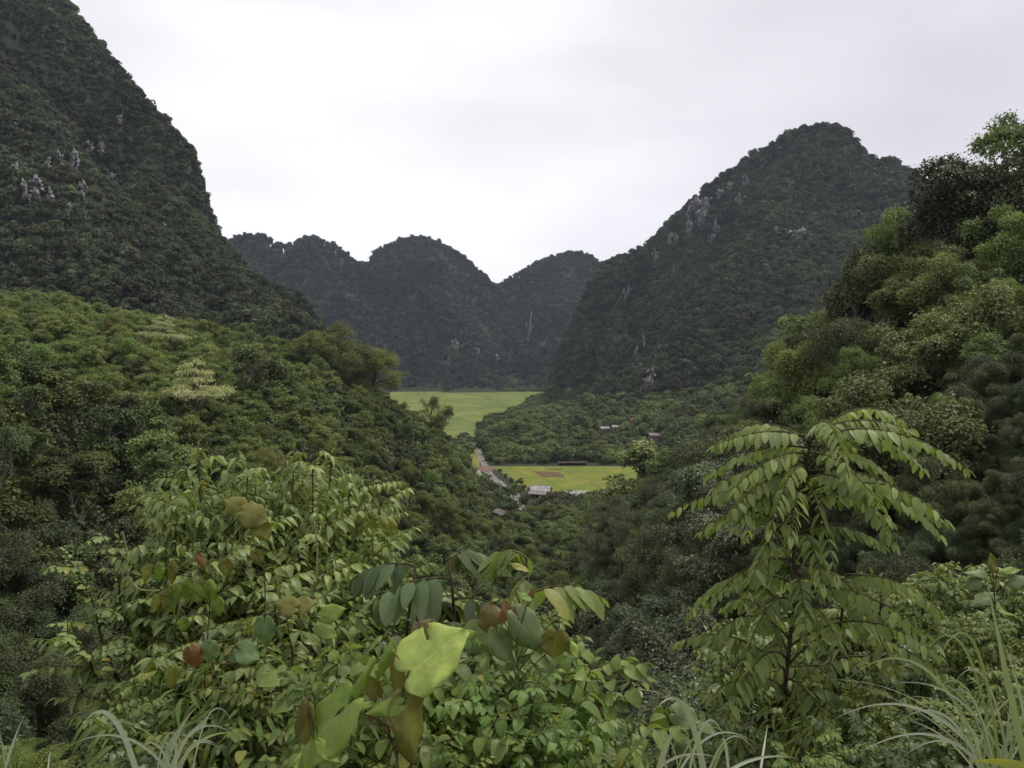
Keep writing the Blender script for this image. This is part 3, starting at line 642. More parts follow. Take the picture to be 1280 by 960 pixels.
RL = ['pale limestone face at the middle of the tall cliff', 'narrow grey limestone streak below the cliff brow', 'small pale rock beside the middle limestone face of the tall cliff',
      'broad grey rock face lowest near the frame edge on the tall cliff', 'small grey rock patch under the middle limestone faces', 'faint grey rock between the brow streak and the lowest face',
      'tiny pale rock low on the shoulder of the tall cliff', 'small grey rock high on the tall cliff', 'grey rock showing closest to the frame edge on the tall cliff',
      'slanting pale rock nearest the summit ridge of the pointed mountain', 'pale rock just below the slanting one on the mountain ridge', 'bright limestone patch on the dark ridge flank',
      'broad bright limestone patch under the ridge flank patch', 'small grey rock beside the bright ridge patches', 'white limestone patch alone in the middle of the pointed mountain',
      'small grey rock beside the lone white patch', 'small pale rock halfway down the dark gully', 'upright pale rock low on the steep edge of the mountain',
      'thin grey rock streak above the white cliff foot', 'white streaked limestone cliff above the hamlet', 'small grey rock beside the thin streak above the hamlet cliff',
      'small grey rock on the dark flank under the ridge', 'small grey rock in the gully under the bright patches', 'tiny pale rock close under the summit ridge',
      'grey rib low in the cluster on the ridge flank', 'pale rock just above the broad bright patch', 'pale rock between the ridge patches and the slanting one', 'grey rock at the outer edge of the ridge flank', 'grey rock right of the ridge cluster under the slanting one', 'thin grey rib below the broad bright patch', 'grey rock on the edge of the mountain below the ridge cluster', 'narrow rock lower on the steep edge of the mountain', 'grey ribs joined to the white cliff above the hamlet', 'short white rib beside the white cliff above the hamlet', 'thin rib above the white cliff, valley side', 'tall grey rib next to the brow streak of the tall cliff', 'upright grey rock left of the lowest face', 'upright grey rock right of the lowest face', 'small rib under the lowest face of the tall cliff', 'small rib right under the middle face of the tall cliff',
      'tall thin white limestone streak on the domed hills', 'short pale rock beside the tall white streak', 'pale limestone spot below the middle domed hill', 'low pale rock between spot and streak under the domes', 'faint grey rock right of the limestone spot']
for q, (rk, rp) in enumerate(zip(ROCKS, rock_pts)):
    if rp is None: continue
    p, wm, hm_ = rp
    o = rock_mesh(q + 3, wm, hm_).build('limestone_outcrop', M['rock'], smooth=False)
    a = unit((EYE - p)[None])[0]; o.location = p + a * 4.0
    o.rotation_euler = (R(12), R(rs.uniform(-14, 14)), math.atan2(-p[0], p[1]))
    tag(o, RL[q], 'rock outcrop', 'limestone outcrops on the mountains')


# ------------------------------------------------------------------ the nearer slopes: single trees
KINDS = {}
def kind(key, n, *a, **k):
    KINDS[key] = [tree_mesh(1000 + 37 * len(KINDS) + q, *a, **k) for q in range(n)]
kind('dark', 3, 'bush', 7.0, 3.6, M['dark'], M['bark'], 11000, .24)
kind('wood', 3, 'round', 9.0, 3.6, M['wood'], M['palebark'], 8000, .30)
kind('bright', 3, 'tall', 10.0, 3.0, M['bright'], M['palebark'], 8000, .28)
kind('olive', 2, 'feather', 9.0, 3.6, M['olive'], M['bark'], 12000, .26, narrow=.22)
kind('fine', 3, 'bush', 8.0, 4.2, M['near'], M['bark'], 26000, .19, narrow=.2)
kind('near', 3, 'bush', 6.5, 3.4, M['near'], M['bark'], 56000, .12, narrow=.26)
kind('leafy', 3, 'bush', 7.5, 3.6, M['leafy'], M['bark'], 24000, .22, narrow=.24)
kind('nearwood', 2, 'round', 7.5, 3.4, M['wood'], M['bark'], 44000, .13, narrow=.34)
kind('slope', 2, 'round', 11.0, 5.0, M['mid'], M['bark'], 20000, .27, narrow=.33)
kind('slopebright', 2, 'feather', 11.0, 4.6, M['bright'], M['bark'], 20000, .27, narrow=.3)
kind('tier', 1, 'tier', 10.0, 4.2, M['pale'], M['palebark'], 6000, .26)
kind('bigdark', 1, 'tall', 18.0, 6.8, M['dark'], M['bark'], 34000, .30)
kind('bamboo', 3, 'column', 17.0, 4.2, M['olive'], M['bark'], 34000, .30, narrow=.2)
kind('rust', 1, 'round', 9.0, 3.6, M['rust'], M['bark'], 5000, .3)

TREES = []
def add_tree(kd, x, y, z, s, rz, label=None, name=None, group=None, var=None, sc=None):
    v = KINDS[kd]; tm, cm = v[(var if var is not None else int(rs.randint(len(v))))]
    nm = name or {'bamboo': 'feathery_tree'}.get(kd, 'broadleaf_tree')
    e_ = empty(nm, (x, y, z - .15), rz, s)
    e_.scale = sc if sc else (s * rs.uniform(.8, 1.12), s * rs.uniform(.8, 1.12), s * rs.uniform(.92, 1.0)); e_.rotation_euler = (rs.normal(0, .05), rs.normal(0, .05), rz)
    a = bpy.data.objects.new('trunk', tm); COL.objects.link(a); a.parent = e_
    b = bpy.data.objects.new('crown', cm); COL.objects.link(b); b.parent = e_
    tag(e_, label, 'tree', group)
    TREES.append((e_, kd, x, y, z, s)); return e_

SPECIAL = [  # kind, px, top row, metres ahead, height, label, width factor
    ('tier', 243, 446, 112, 10, 'pale tiered tree with flat spreading top and slim pale trunk on the wooded slope', .74),
    ('tier', 198, 392, 145, 7.5, 'smaller pale tiered tree above the big flat-topped one', .85),
    ('wood', 88, 458, 88, 9.5, 'round-crowned tree with bare trunk on the slope near the frame edge', 1.1),
    ('wood', 140, 512, 80, 8.0, 'spreading tree with thin bare trunk below the round-crowned one', 1.1),
    ('wood', 322, 432, 135, 9.0, 'dark oval tree between the pale tiered tree and the spur top', .9),
    ('olive', 425, 404, 205, 12, 'widest feathery olive tree on top of the wooded spur', 1.35),
    ('olive', 466, 436, 212, 11, 'feathery olive tree just lower down the spur than the widest one', 1.3),
    ('olive', 396, 414, 196, 11, 'feathery olive tree on the plantation side of the spur top', 1.2),
    ('olive', 536, 496, 250, 9, 'olive feathery tree lowest on the crest of the spur', .9),
    ('bigdark', 1212, 172, 74, 18.5, 'tall dark tiered tree rising above the wooded slope against the sky', 1.0),
    ('slopebright', 1285, 140, 80, 17, 'lighter green tree cut by the frame edge beside the tall dark tree', .9),
    ('slopebright', 1122, 262, 82, 13, 'yellow-green tree touching the tall dark tree on the slope', .85),
    ('dark', 1074, 296, 80, 9.5, 'small dark open-crowned tree standing out before the pointed mountain', .55),
    ('bamboo', 1022, 356, 84, 17, 'tall feathery tree on the slope above the drooping sapling', .75),
    ('bamboo', 1055, 392, 80, 14, 'shorter feathery tree pressed against the tall feathery one', .8),
    ('bright', 970, 428, 96, 11, 'small round bright green tree left of the tall feathery tree', .75),
    ('slope', 1150, 398, 52, 10.5, 'broad green tree in the middle of the wooded slope', 1.0),
    ('slope', 1245, 362, 48, 10.5, 'wide pale green tree on the slope at the frame edge under the tall dark tree', 1.1),
    ('slope', 1100, 478, 40, 8.5, 'grey-green fine-leaved tree behind the drooping sapling', 1.0),
    ('bright', 800, 552, 165, 12, 'bright green tree in front of the hamlet roofs', 1.5),
    ('bright', 836, 560, 150, 11, 'second bright green tree below the hamlet', 1.2),
    ('fine', 880, 533, 100, 11, 'broad dark green tree right of the bright trees below the hamlet', 1.1),
    ('rust', 822, 505, 525, 9, 'rust-brown tree above the hamlet', 1.2),
    ('rust', 826, 534, 478, 6, 'low rusty tree behind the grey-brown roof', 1.2),
    ('dark', 838, 318 + 150, 560, 9, 'olive dark tree on the mountain foot above the rust-brown tree', 1.0),
]
SPX = []
for kd, px, row, y, H, lab, wf in SPECIAL:
    p = at(px, row, y); g = land1(p[0], p[1]); H0 = {'tier': 10, 'wood': 9, 'bamboo': 17, 'olive': 9, 'bigdark': 18, 'slopebright': 11, 'dark': 7, 'bright': 10, 'slope': 11, 'fine': 8, 'rust': 9}[kd]
    s = H / H0; z = p[2] - H
    if z > g: z = g; s = (p[2] - g) / H0          # the foot stands on the ground
    sink = g - z
    if z < g - 2.5: z = g - 2.5
    s = (p[2] - z) / H0
    add_tree(kd, p[0], p[1], z + .15, s, rs.uniform(0, 6.28), lab, group=None, sc=(s * wf, s * wf, s), var=0 if kd in ('tier', 'bigdark', 'rust') else None)
    print('special', kd, px, 'ground', round(g, 1), 'top', round(p[2], 1), 's', round(s, 2))
    SPX.append((p[0], p[1], 2.5 * s))

def c_near(X, Y, Z):
    k = ((Z > 1.0) | ((Y < 316) & (np.abs(X) < .25 * Y))) & (Y < 430) & (Z <= near_h(X, Y) + 4.5) & (Y > 11)
    for x, y, r_ in SPX: k &= np.hypot(X - x, Y - y) > r_ * .6
    return k
cand = []
for (y0, y1, sp) in ((17, 60, 3.9), (60, 95, 5.2), (95, 230, 4.5), (230, 430, 6.0)):
    X, Y, Z = scatter(-340, 340, y0, y1, sp, c_near, 70 + y0, umax=.86)
    k = visible(X, Y, Z + 8, 7); cand.append(np.stack([X[k], Y[k], Z[k]], 1))
cand = np.concatenate(cand)
r = np.random.RandomState(5); u = cand[:, 0] / cand[:, 1]; Y = cand[:, 1]
kd = []
for uu, yy in zip(u, Y):
    q = r.uniform()
    if .02 < uu < .34 and yy < 75: kd.append('leafy' if q < .8 else 'fine')
    elif yy < 42: kd.append('near' if q < .72 else 'nearwood')
    elif uu < -.12:
        if yy < 62: kd.append('dark' if q < .7 else 'fine' if q < .85 else 'wood')
        elif uu < -.22 and yy > 98: kd.append('bright' if q < .78 else 'wood' if q < .9 else 'olive')
        elif uu < -.22: kd.append('wood' if q < .55 else 'dark' if q < .8 else 'bright')
        else: kd.append('wood' if q < .5 else 'dark' if q < .72 else 'olive')
    elif uu < .10: kd.append('wood' if q < .45 else 'olive' if q < .7 else 'bright' if q < .8 else 'dark')
    elif uu < .33: kd.append('fine' if q < .62 else 'dark' if q < .75 else 'olive' if q < .86 else 'wood')
    else:
        if yy < 32: kd.append('fine' if q < .6 else 'slope')
        else: kd.append('slope' if q < .48 else 'slopebright' if q < .86 else 'fine')
kd = np.array(kd)
s = r.uniform(.75, 1.15, len(cand))
s *= np.where((Y < 60), np.where(u > .33, .72, .82), 1.0)
s[(u > .02) & (u < .34) & (Y < 75)] *= 1.12; s[(u > .34) & (Y < 60)] *= .85; s[(np.abs(u) < .12) & (Y < 80)] *= .75
s[(kd == 'slope') | (kd == 'slopebright')] *= .82; s[(Y > 95) & (Y < 230) & (u < -.12)] *= .78
# keep the sight line to the valley floor as open as it is in the photograph
TOPLIM = np.array([(-200, 365), (0, 365), (120, 362), (200, 372), (300, 398), (400, 415), (440, 425), (480, 452), (500, 488), (560, 520), (592, 578), (606, 628), (640, 640), (668, 632), (690, 630), (740, 629), (768, 600), (800, 560), (870, 530), (940, 470), (1000, 380), (1100, 280), (1170, 215), (1280, 150), (1500, 60)], float)
HN = {'leafy': 7.5, 'near': 6.5, 'nearwood': 7.5, 'dark': 7, 'fine': 8, 'wood': 9, 'bright': 10, 'olive': 9, 'slope': 11, 'slopebright': 11}
hn = np.array([HN[a] for a in kd]); CRN = np.array([{'leafy': 3.6, 'near': 3.4, 'nearwood': 3.4, 'dark': 3.6, 'fine': 4.2, 'wood': 3.6, 'bright': 3, 'olive': 3.6, 'slope': 5, 'slopebright': 4.6}[a] for a in kd])
keep = np.ones(len(cand), bool)
for q in range(len(cand)):
    for _ in range(8):
        top = cand[q] + [0, 0, hn[q] * s[q]]; pu, pv, _f = project(top); rad = CRN[q] * s[q] * F / cand[q, 1]
        lim = max(np.interp(pu[0] + dd, TOPLIM[:, 0], TOPLIM[:, 1]) for dd in (-.6 * rad, 0, .6 * rad))
        if abs(pu[0] - 243) < 52 and 60 < cand[q, 1] < 114: lim = max(lim, 512)
        if 40 < pu[0] < 180 and 40 < cand[q, 1] < 90: lim = max(lim, 548)
        if pv[0] >= lim - 2: break
        s[q] *= .88
    if s[q] < .42: keep[q] = False
cand, kd, s, hn, u, Y = cand[keep], kd[keep], s[keep], hn[keep], u[keep], Y[keep]
inview = (np.abs(u) < .70)
size = np.where(inview, s * hn / Y, 0)
order = np.argsort(-size); NIND = 262
print('near candidates', len(cand), 'in view', inview.sum())
LMARK = [('the pale tiered tree', 243, 470), ('the feathery trees on the spur', 450, 440), ('the near rice field', 700, 600), ('the big leafy bush', 340, 640), ('the tall dark tree', 1205, 260),
         ('the tall feathery tree', 1022, 440), ('the drooping sapling', 1030, 640), ('the heart-shaped leaves', 650, 790), ('the round-crowned tree with bare trunk', 88, 500), ('the fern at the bottom corner', 50, 930)]
DIRS = ['right of', 'above and right of', 'above', 'above and left of', 'left of', 'below and left of', 'below', 'below and right of']
LOOK = {'leafy': 'large-leaved dark green tree', 'near': 'dark small-leaved bush', 'nearwood': 'small-leaved green tree', 'dark': 'dark bushy tree', 'fine': 'dark fine-leaved tree', 'wood': 'mid-green round tree', 'bright': 'bright green tree', 'olive': 'olive feathery tree', 'slope': 'broad green tree', 'slopebright': 'yellow-green tree'}
PLACE = lambda uu, yy: 'trees on the wooded slope left of the valley' if uu < -.12 else 'trees in the ravine below the viewpoint' if uu < .10 else 'trees on the wooded slope right of the valley'
bucket = {}
for q in order[:NIND]:
    p = cand[q] + [0, 0, hn[q] * s[q] * .7]; pu, pv, _f = project(p)
    j = min(range(len(LMARK)), key=lambda c: math.hypot(pu[0] - LMARK[c][1], pv[0] - LMARK[c][2]))
    dx, dy = pu[0] - LMARK[j][1], LMARK[j][2] - pv[0]
    di = int(round(math.atan2(dy, dx) / (math.pi / 4))) % 8
    bucket.setdefault((kd[q], j, di), []).append((math.hypot(dx, dy), q))
_o = 'nearest second third fourth fifth sixth seventh eighth ninth tenth eleventh twelfth thirteenth fourteenth fifteenth sixteenth seventeenth eighteenth nineteenth twentieth'.split()
ORD = ['nearest'] + [w_ + '-nearest' for w_ in _o[1:]] + ['twenty-' + w_ + '-nearest' for w_ in ('first', 'second', 'third', 'fourth', 'fifth', 'sixth', 'seventh', 'eighth', 'ninth')]
for (k_, j, di), lst in bucket.items():
    lst.sort()
    for o_, (dd, q) in enumerate(lst):
        lab = '%s%s %s %s' % ('' if len(lst) == 1 else ORD[min(o_, len(ORD) - 1)] + ' ', LOOK[k_], DIRS[di], LMARK[j][0])
        add_tree(k_, *cand[q], s[q], r.uniform(0, 6.28), lab, group=PLACE(u[q], Y[q]))
# the remaining trees of the slopes in one object
rest = order[NIND:]; protos = []; off = {}
for k_ in HN: off[k_] = len(protos); protos += [v[1] for v in KINDS[k_]]
rot = np.zeros((len(rest), 3)); rot[:, 2] = r.uniform(0, 6.28, len(rest))
gn_forest('wood_on_near_slopes', cand[rest] - [0, 0, .3], rot, np.repeat(s[rest][:, None], 3, 1), np.array([off[kd[q]] + r.randint(len(KINDS[kd[q]])) for q in rest]), protos,
          'mixed green wood filling the slopes between the single trees', M['wood'])
# undergrowth between and beneath the trees
ug = [crown_far(400 + q, M[m_], 700, .42) for q, m_ in enumerate(('dark', 'dark', 'wood', 'wood', 'olive', 'dark'))]
P_ = []
for (y0, y1, sp) in ((7, 40, 1.7), (40, 110, 3.0), (110, 560, 4.4)):
    X, Y_, Z = scatter(-300, 300, y0, y1, sp, lambda X, Y, Z: ((Z > .5) | (Y < 560)) & ((Y < 300) | (road_d(X, Y) > 6.5)) & (Z <= near_h(X, Y) + 4.5), 90 + y0, umax=.86)
    k = visible(X, Y_, Z + 2, 5); P_.append(np.stack([X[k], Y_[k], Z[k], np.full(k.sum(), sp)], 1))
sx_, sy_ = np.meshgrid(np.arange(-9, 9, .55), np.arange(1.4, 8, .55)); sx_ = sx_.ravel() + r.uniform(-.25, .25, sx_.size); sy_ = sy_.ravel() + r.uniform(-.25, .25, sy_.size)
k = (np.abs(sx_) > .74 * sy_ + .35); P_.append(np.stack([sx_[k], sy_[k], land(sx_[k], sy_[k]), np.full(k.sum(), .62)], 1))   # roadside bushes beside the viewpoint
P_ = np.concatenate(P_); n_ = len(P_); print('undergrowth', n_)
sv = P_[:, 3] * r.uniform(.22, .36, n_); cl = P_[:, 1] < 45; ug += [v[1] for v in KINDS['near']]; sv[cl] *= .62
idx = np.where(cl, 6 + r.randint(0, 3, n_), r.randint(0, 6, n_))
rot = np.stack([r.normal(0, .2, n_), r.normal(0, .2, n_), r.uniform(0, 6.28, n_)], 1)
gn_forest('undergrowth', P_[:, :3] + [0, 0, .1], rot, np.repeat(sv[:, None], 3, 1), idx, ug, 'low dark bushes covering the ground between the trees', M['dark'])

# ------------------------------------------------------------------ the valley floor
def sheet(name, P2, z, mat, label, cat=None, sub=0):
    mb = MB(); P2 = np.asarray(P2, float); n_ = len(P2)
    me = bpy.data.meshes.new(name); me.from_pydata([(x, y, z) for x, y in P2], [], [list(range(n_))]); me.materials.append(mat)
    o = bpy.data.objects.new(name, me); COL.objects.link(o); tag(o, label, None, None, 'structure')
    if me.polygons[0].normal.z < 0: me.flip_normals()
    return o
def ricemat(name, c1, c2, c3, sc, rows):
    m, t, n, l = newmat(name)
    g = n('ShaderNodeTexCoord'); mpn = n('ShaderNodeMapping'); mpn.inputs['Rotation'].default_value = (0, 0, .35); mpn.inputs['Scale'].default_value = (1, .55, 1); l(g.outputs['Object'], mpn.inputs[0])
    v = n('ShaderNodeTexVoronoi', feature='F1'); v.inputs['Scale'].default_value = sc; l(mpn.outputs[0], v.inputs['Vector'])
    s_ = n('ShaderNodeSeparateXYZ'); l(v.outputs['Color'], s_.inputs[0])
    a = n('ShaderNodeTexNoise'); a.inputs['Scale'].default_value = sc * 1.6; a.inputs['Detail'].default_value = 5; l(g.outputs['Object'], a.inputs[0])
    m1 = n('ShaderNodeMix', data_type='RGBA'); l(s_.outputs['X'], m1.inputs[0]); m1.inputs[6].default_value = (*c1, 1); m1.inputs[7].default_value = (*c2, 1)
    rr_ = n('ShaderNodeMapRange'); l(a.outputs[0], rr_.inputs[0]); rr_.inputs[1].default_value = .42; rr_.inputs[2].default_value = .68
    m2 = n('ShaderNodeMix', data_type='RGBA'); l(rr_.outputs[0], m2.inputs[0]); l(m1.outputs[2], m2.inputs[6]); m2.inputs[7].default_value = (*c3, 1)
    e_ = n('ShaderNodeTexVoronoi', feature='DISTANCE_TO_EDGE'); e_.inputs['Scale'].default_value = sc; l(mpn.outputs[0], e_.inputs['Vector'])
    er = n('ShaderNodeMapRange'); l(e_.outputs['Distance'], er.inputs[0]); er.inputs[1].default_value = .0; er.inputs[2].default_value = rows; er.inputs[3].default_value = .75; er.inputs[4].default_value = 0
    m3 = n('ShaderNodeMix', data_type='RGBA'); l(er.outputs[0], m3.inputs[0]); l(m2.outputs[2], m3.inputs[6]); m3.inputs[7].default_value = (.09, .13, .025, 1)
    f = n('ShaderNodeTexNoise'); f.inputs['Scale'].default_value = 1.3; f.inputs['Detail'].default_value = 4; l(g.outputs['Object'], f.inputs[0])
    fr = n('ShaderNodeMapRange'); l(f.outputs[0], fr.inputs[0]); fr.inputs[1].default_value = .3; fr.inputs[2].default_value = .7; fr.inputs[3].default_value = .8; fr.inputs[4].default_value = 1.15
    sc_ = n('ShaderNodeVectorMath', operation='SCALE'); l(m3.outputs[2], sc_.inputs[0]); l(fr.outputs[0], sc_.inputs[3])
    p = n('ShaderNodeBsdfPrincipled'); p.inputs['Roughness'].default_value = .9; p.inputs['Specular IOR Level'].default_value = .1; l(sc_.outputs[0], p.inputs[0])
    bp = n('ShaderNodeBump'); bp.inputs['Distance'].default_value = .3; l(f.outputs[0], bp.inputs['Height']); l(bp.outputs[0], p.inputs['Normal'])
    o = n('ShaderNodeOutputMaterial'); l(p.outputs[0], o.inputs[0]); return m
M['rice'] = ricemat('rice_near', (.20, .235, .045), (.26, .26, .05), (.155, .205, .042), .05, .02)
M['ricefar'] = ricemat('rice_far', (.17, .215, .055), (.26, .275, .075), (.14, .195, .05), .028, .04)
M['soil'] = noisemat('ploughed_soil', (.11, .075, .035), (.17, .11, .05), .5, bump=.4)
M['clay'] = noisemat('red_clay', (.15, .09, .06), (.24, .155, .11), .25, bump=.4)
M['track'] = noisemat('dirt_road', (.16, .145, .13), (.32, .295, .27), .45, c3=(.26, .15, .10), s2=.25, bump=.3)
M['concrete'] = noisemat('pale_concrete', (.28, .26, .22), (.46, .42, .36), .8, bump=.2)
M['tin'] = noisemat('pale_tin', (.32, .305, .30), (.50, .47, .46), .7, rough=.5, bump=.1)
M['oldtin'] = noisemat('weathered_tin', (.18, .15, .14), (.36, .31, .29), .9, rough=.6, bump=.2)
M['fibre'] = noisemat('fibre_cement', (.24, .24, .22), (.42, .42, .40), .8, bump=.2)
M['tile'] = noisemat('clay_tile', (.20, .09, .06), (.34, .19, .13), .9, bump=.3)
M['wall'] = noisemat('house_wall', (.16, .12, .09), (.30, .25, .20), .8, bump=.2)
M['darkwood'] = noisemat('dark_timber', (.03, .024, .018), (.09, .07, .05), 2, stretch=(1, 1, .2), bump=.3)
M['pane'] = noisemat('dark_window', (.01, .012, .014), (.03, .03, .032), 2, rough=.2, bump=0)

sheet('rice_field', flatpoly(NEARF), .05, M['rice'], 'yellow-green rice field behind the grey-roofed house')
sheet('rice_field', flatpoly(FARF), .05, M['ricefar'], 'wide green rice field at the foot of the domed hills')
sheet('bare_soil', flatpoly([(664, 588.6), (672, 592.5), (677, 596.6), (706, 597), (704, 593.5), (698, 590.3), (680, 589.4)]), .09, M['soil'], 'brown ploughed patch in the near rice field')
sheet('bare_soil', flatpoly([(684, 585.6), (704, 586), (703, 587.4), (686, 587.2)]), .09, M['soil'], 'thin pale brown strip behind the ploughed patch')
sheet('yard', flatpoly([(705, 613.5), (735, 613.2), (737, 621), (708, 621.5)]), .09, M['concrete'], 'pale beige bare yard beside the house')
sheet('clay_patch', flatpoly([(597, 583.5), (613, 582.5), (621, 586.5), (612, 590.5), (598, 589.5)]), .12, M['clay'], 'red clay washed across the road at the field corner')
def strip(name, pts, wd, z, mat, label, kind_='structure'):
    pts = np.asarray(pts, float); d = unit(np.gradient(pts, axis=0)); nn = np.stack([-d[:, 1], d[:, 0]], 1)
    # smooth
    jl, jr = 1 + rs.uniform(-.22, .22, len(pts)), 1 + rs.uniform(-.22, .22, len(pts))
    L_, R_ = pts + nn * (wd / 2 * jl)[:, None], pts - nn * (wd / 2 * jr)[:, None]; mb = MB(); n_ = len(pts)
    V = np.concatenate([np.c_[L_, np.full(n_, z)], np.c_[R_, np.full(n_, z)]]); mb.add(V, [[i, i + n_, i + n_ + 1, i + 1] for i in range(n_ - 1)])
    return tag(mb.build(name, mat), label, None, None, kind_)
def smooth(P, n_=40):
    P = np.asarray(P, float); t = np.linspace(0, len(P) - 1, n_); 
    for _ in range(2):
        Pm = P.copy(); Pm[1:-1] = (P[:-2] + 2 * P[1:-1] + P[2:]) / 4
    return np.stack([np.interp(t, np.arange(len(P)), Pm[:, c]) for c in range(P.shape[1])], 1)
strip('road', smooth(RP, 60), 3.7, .08, M['track'], 'grey-brown dirt road passing the near rice field')
strip('path', smooth(flatpoly([(597, 588), (603, 596), (611, 604), (620, 613), (623, 618)])), 1.1, .16, M['concrete'], 'narrow pale concrete path beside the road')
sheet('grass_verge', flatpoly([(580, 551), (590, 551), (599, 570), (600, 582), (592, 588), (585, 570)]), .06, M['rice'], 'rough grass strip between road and spur at the end of the far field')
sheet('grass_verge', flatpoly([(591, 590), (598, 590), (612, 607), (603, 612), (590, 604)]), .06, M['rice'], 'green grass triangle between path and trees')

def house(name, px, py, y, wd, dp, rmat, rz, label, wall_h=2.6, awning=False, z=None):
    p = at(px, py, y); g = land1(p[0], p[1]) if z is None else z
    e_ = empty(name, (p[0], p[1], g), rz)
    mb = MB(); box(mb, (0, 0, wall_h / 2 - .3), (wd * .88, dp * .86, wall_h + .6)); mb.build('wall', M['wall'], e_, False)
    rise = dp * .26
    rf = MB(); h0 = wall_h - .12; a, b = wd / 2, dp / 2
    V = []
    for th_ in (0, .12):
        V += [(-a, -b, h0 + th_), (a, -b, h0 + th_), (a, 0, h0 + rise + th_), (-a, 0, h0 + rise + th_), (a, b, h0 + th_), (-a, b, h0 + th_)]
    rf.add(V, [[6, 7, 8, 9], [9, 8, 10, 11], [1, 0, 3, 2], [2, 3, 5, 4], [0, 1, 7, 6], [4, 5, 11, 10], [1, 2, 8, 7], [2, 4, 10, 8], [3, 0, 6, 9], [5, 3, 9, 11]])
    # sheet joints
    ro = rf.build('roof', rmat, e_, False)
    jb = MB()
    for q in range(1, int(wd / .9)):
        xx = -a + q * .9
        for sgn in (-1, 1):
            V = [(xx, sgn * b * .98, h0 + .14), (xx, sgn * .05, h0 + rise + .13)]; tube(jb, np.array(V), .035, 4)
    tube(jb, np.array([(-a, 0, h0 + rise + .15), (a, 0, h0 + rise + .15)]), .1, 5)
    jb.build('ridge_cap', rmat, ro, False)
    gb = MB()
    for sx in (-1, 1):
        xx = sx * (wd * .44 - .01); gb.add([(xx, -dp * .43, wall_h - .05), (xx, dp * .43, wall_h - .05), (xx, 0, wall_h + rise * .83)], T=[[0, 1, 2]])
    gb.build('gable', M['wall'], e_, False)
    d_ = MB(); box(d_, (-wd * .12, -dp * .43 - .02, .95), (.95, .06, 1.9)); d_.build('door', M['darkwood'], e_, False)
    w_ = MB(); box(w_, (wd * .22, -dp * .43 - .02, 1.45), (1.0, .06, .9)); wo_ = w_.build('window', M['pane'], e_, False)
    f_ = MB()
    for c, s2 in (((wd * .22, -dp * .43 - .04, 1.93), (1.16, .08, .07)), ((wd * .22, -dp * .43 - .04, .97), (1.16, .1, .07)), ((wd * .22 - .54, -dp * .43 - .04, 1.45), (.07, .08, .9)), ((wd * .22 + .54, -dp * .43 - .04, 1.45), (.07, .08, .9))): box(f_, c, s2)
    f_.build('frame', M['darkwood'], wo_, False)
    if awning:
        ab = MB(); V = [(-a * 1.05, -b - 2.6, wall_h * .62), (a * .8, -b - 2.6, wall_h * .62), (a * .8, -b + .3, wall_h * .98), (-a * 1.05, -b + .3, wall_h * .98)]
        V += [(x, y_, z_ + .06) for x, y_, z_ in V]
        ab.add(V, [[4, 5, 6, 7], [3, 2, 1, 0], [0, 1, 5, 4], [1, 2, 6, 5], [2, 3, 7, 6], [3, 0, 4, 7]]); ab.build('awning', M['oldtin'], e_, False)
        for xx in (-a, 0, a * .75):
            pb = MB(); tube(pb, np.array([(xx, -b - 2.45, -.3), (xx, -b - 2.45, wall_h * .62)]), .07, 6); pb.build('post', M['darkwood'], e_)
    tag(e_, label, 'house', 'houses of the valley'); return e_
house('house', 677, 622, 318, 8.4, 6.4, M['tin'], -.32, 'grey-roofed house with lower awning at the near edge of the rice field', 2.7, True)
house('farm_shed', 628, 647, 262, 7.5, 4.2, M['oldtin'], -1.05, 'low shed with rusty grey roof among the trees below the road', 2.3)
house('farm_shed', 666, 617, 324, 4.2, 3.4, M['fibre'], .5, 'small grey lean shed close against the grey-roofed house', 2.2)
for v in VILLAGE: house('village_house', v[0], v[1] + 4, v[2], v[3], v[4], M[v[5]], v[6], v[7])
p = at(668, 646, 276); g = land1(p[0], p[1])
cg = MB(); rC = np.random.RandomState(3); ang = np.linspace(0, 6.28, 16, endpoint=False)
cx = [(p[0] + math.cos(a) * 4.6 * rC.uniform(.8, 1.1), p[1] + math.sin(a) * 7 * rC.uniform(.8, 1.1)) for a in ang]
ctr = (p[0], p[1]); V = [(x, y_, land1(x, y_) + .25) for x, y_ in cx] + [(ctr[0], ctr[1], land1(*ctr) + .55)]
cg.add(V, T=[[i, (i + 1) % 16, 16] for i in range(16)]); tag(cg.build('clay_bank', M['clay']), 'bare red clay bank below the grey-roofed house', None, None, 'structure')
# low open shelter along the far side of the near field
p0, p1 = on_flat(690, 581.5), on_flat(741, 581.0)
e_ = empty('field_shelter', ((p0[0] + p1[0]) / 2, p0[1] + 1, 0), .02); Ls = (p1[0] - p0[0]) * .72; e_.scale = (1, 1, .72)
rb = MB(); V = [(-Ls / 2, -1.6, 1.7), (Ls / 2, -1.6, 1.7), (Ls / 2, 1.4, 2.3), (-Ls / 2, 1.4, 2.3)]; V += [(a, b, c + .08) for a, b, c in V]
rb.add(V, [[4, 5, 6, 7], [3, 2, 1, 0], [0, 1, 5, 4], [1, 2, 6, 5], [2, 3, 7, 6], [3, 0, 4, 7]]); rb.build('roof', M['darkwood'], e_, False)
for q in range(7):
    pb = MB(); xx = -Ls / 2 + .3 + q * (Ls - .6) / 6; tube(pb, np.array([(xx, -1.5, 0), (xx, -1.5, 1.7)]), .09, 5); pb.build('post', M['palebark'], e_)
bb = MB(); box(bb, (0, 1.2, .95), (Ls * .96, .1, 1.9)); bb.build('back_board', M['darkwood'], e_, False)
tag(e_, 'long low open shed with dark back along the far edge of the near field', 'shed')
p = on_flat(624, 634); pb = MB(); tube(pb, np.array([(0, 0, -.3), (0, 0, 4.5), (0.02, 0, 9.6)]), [.14, .12, .08], 7)
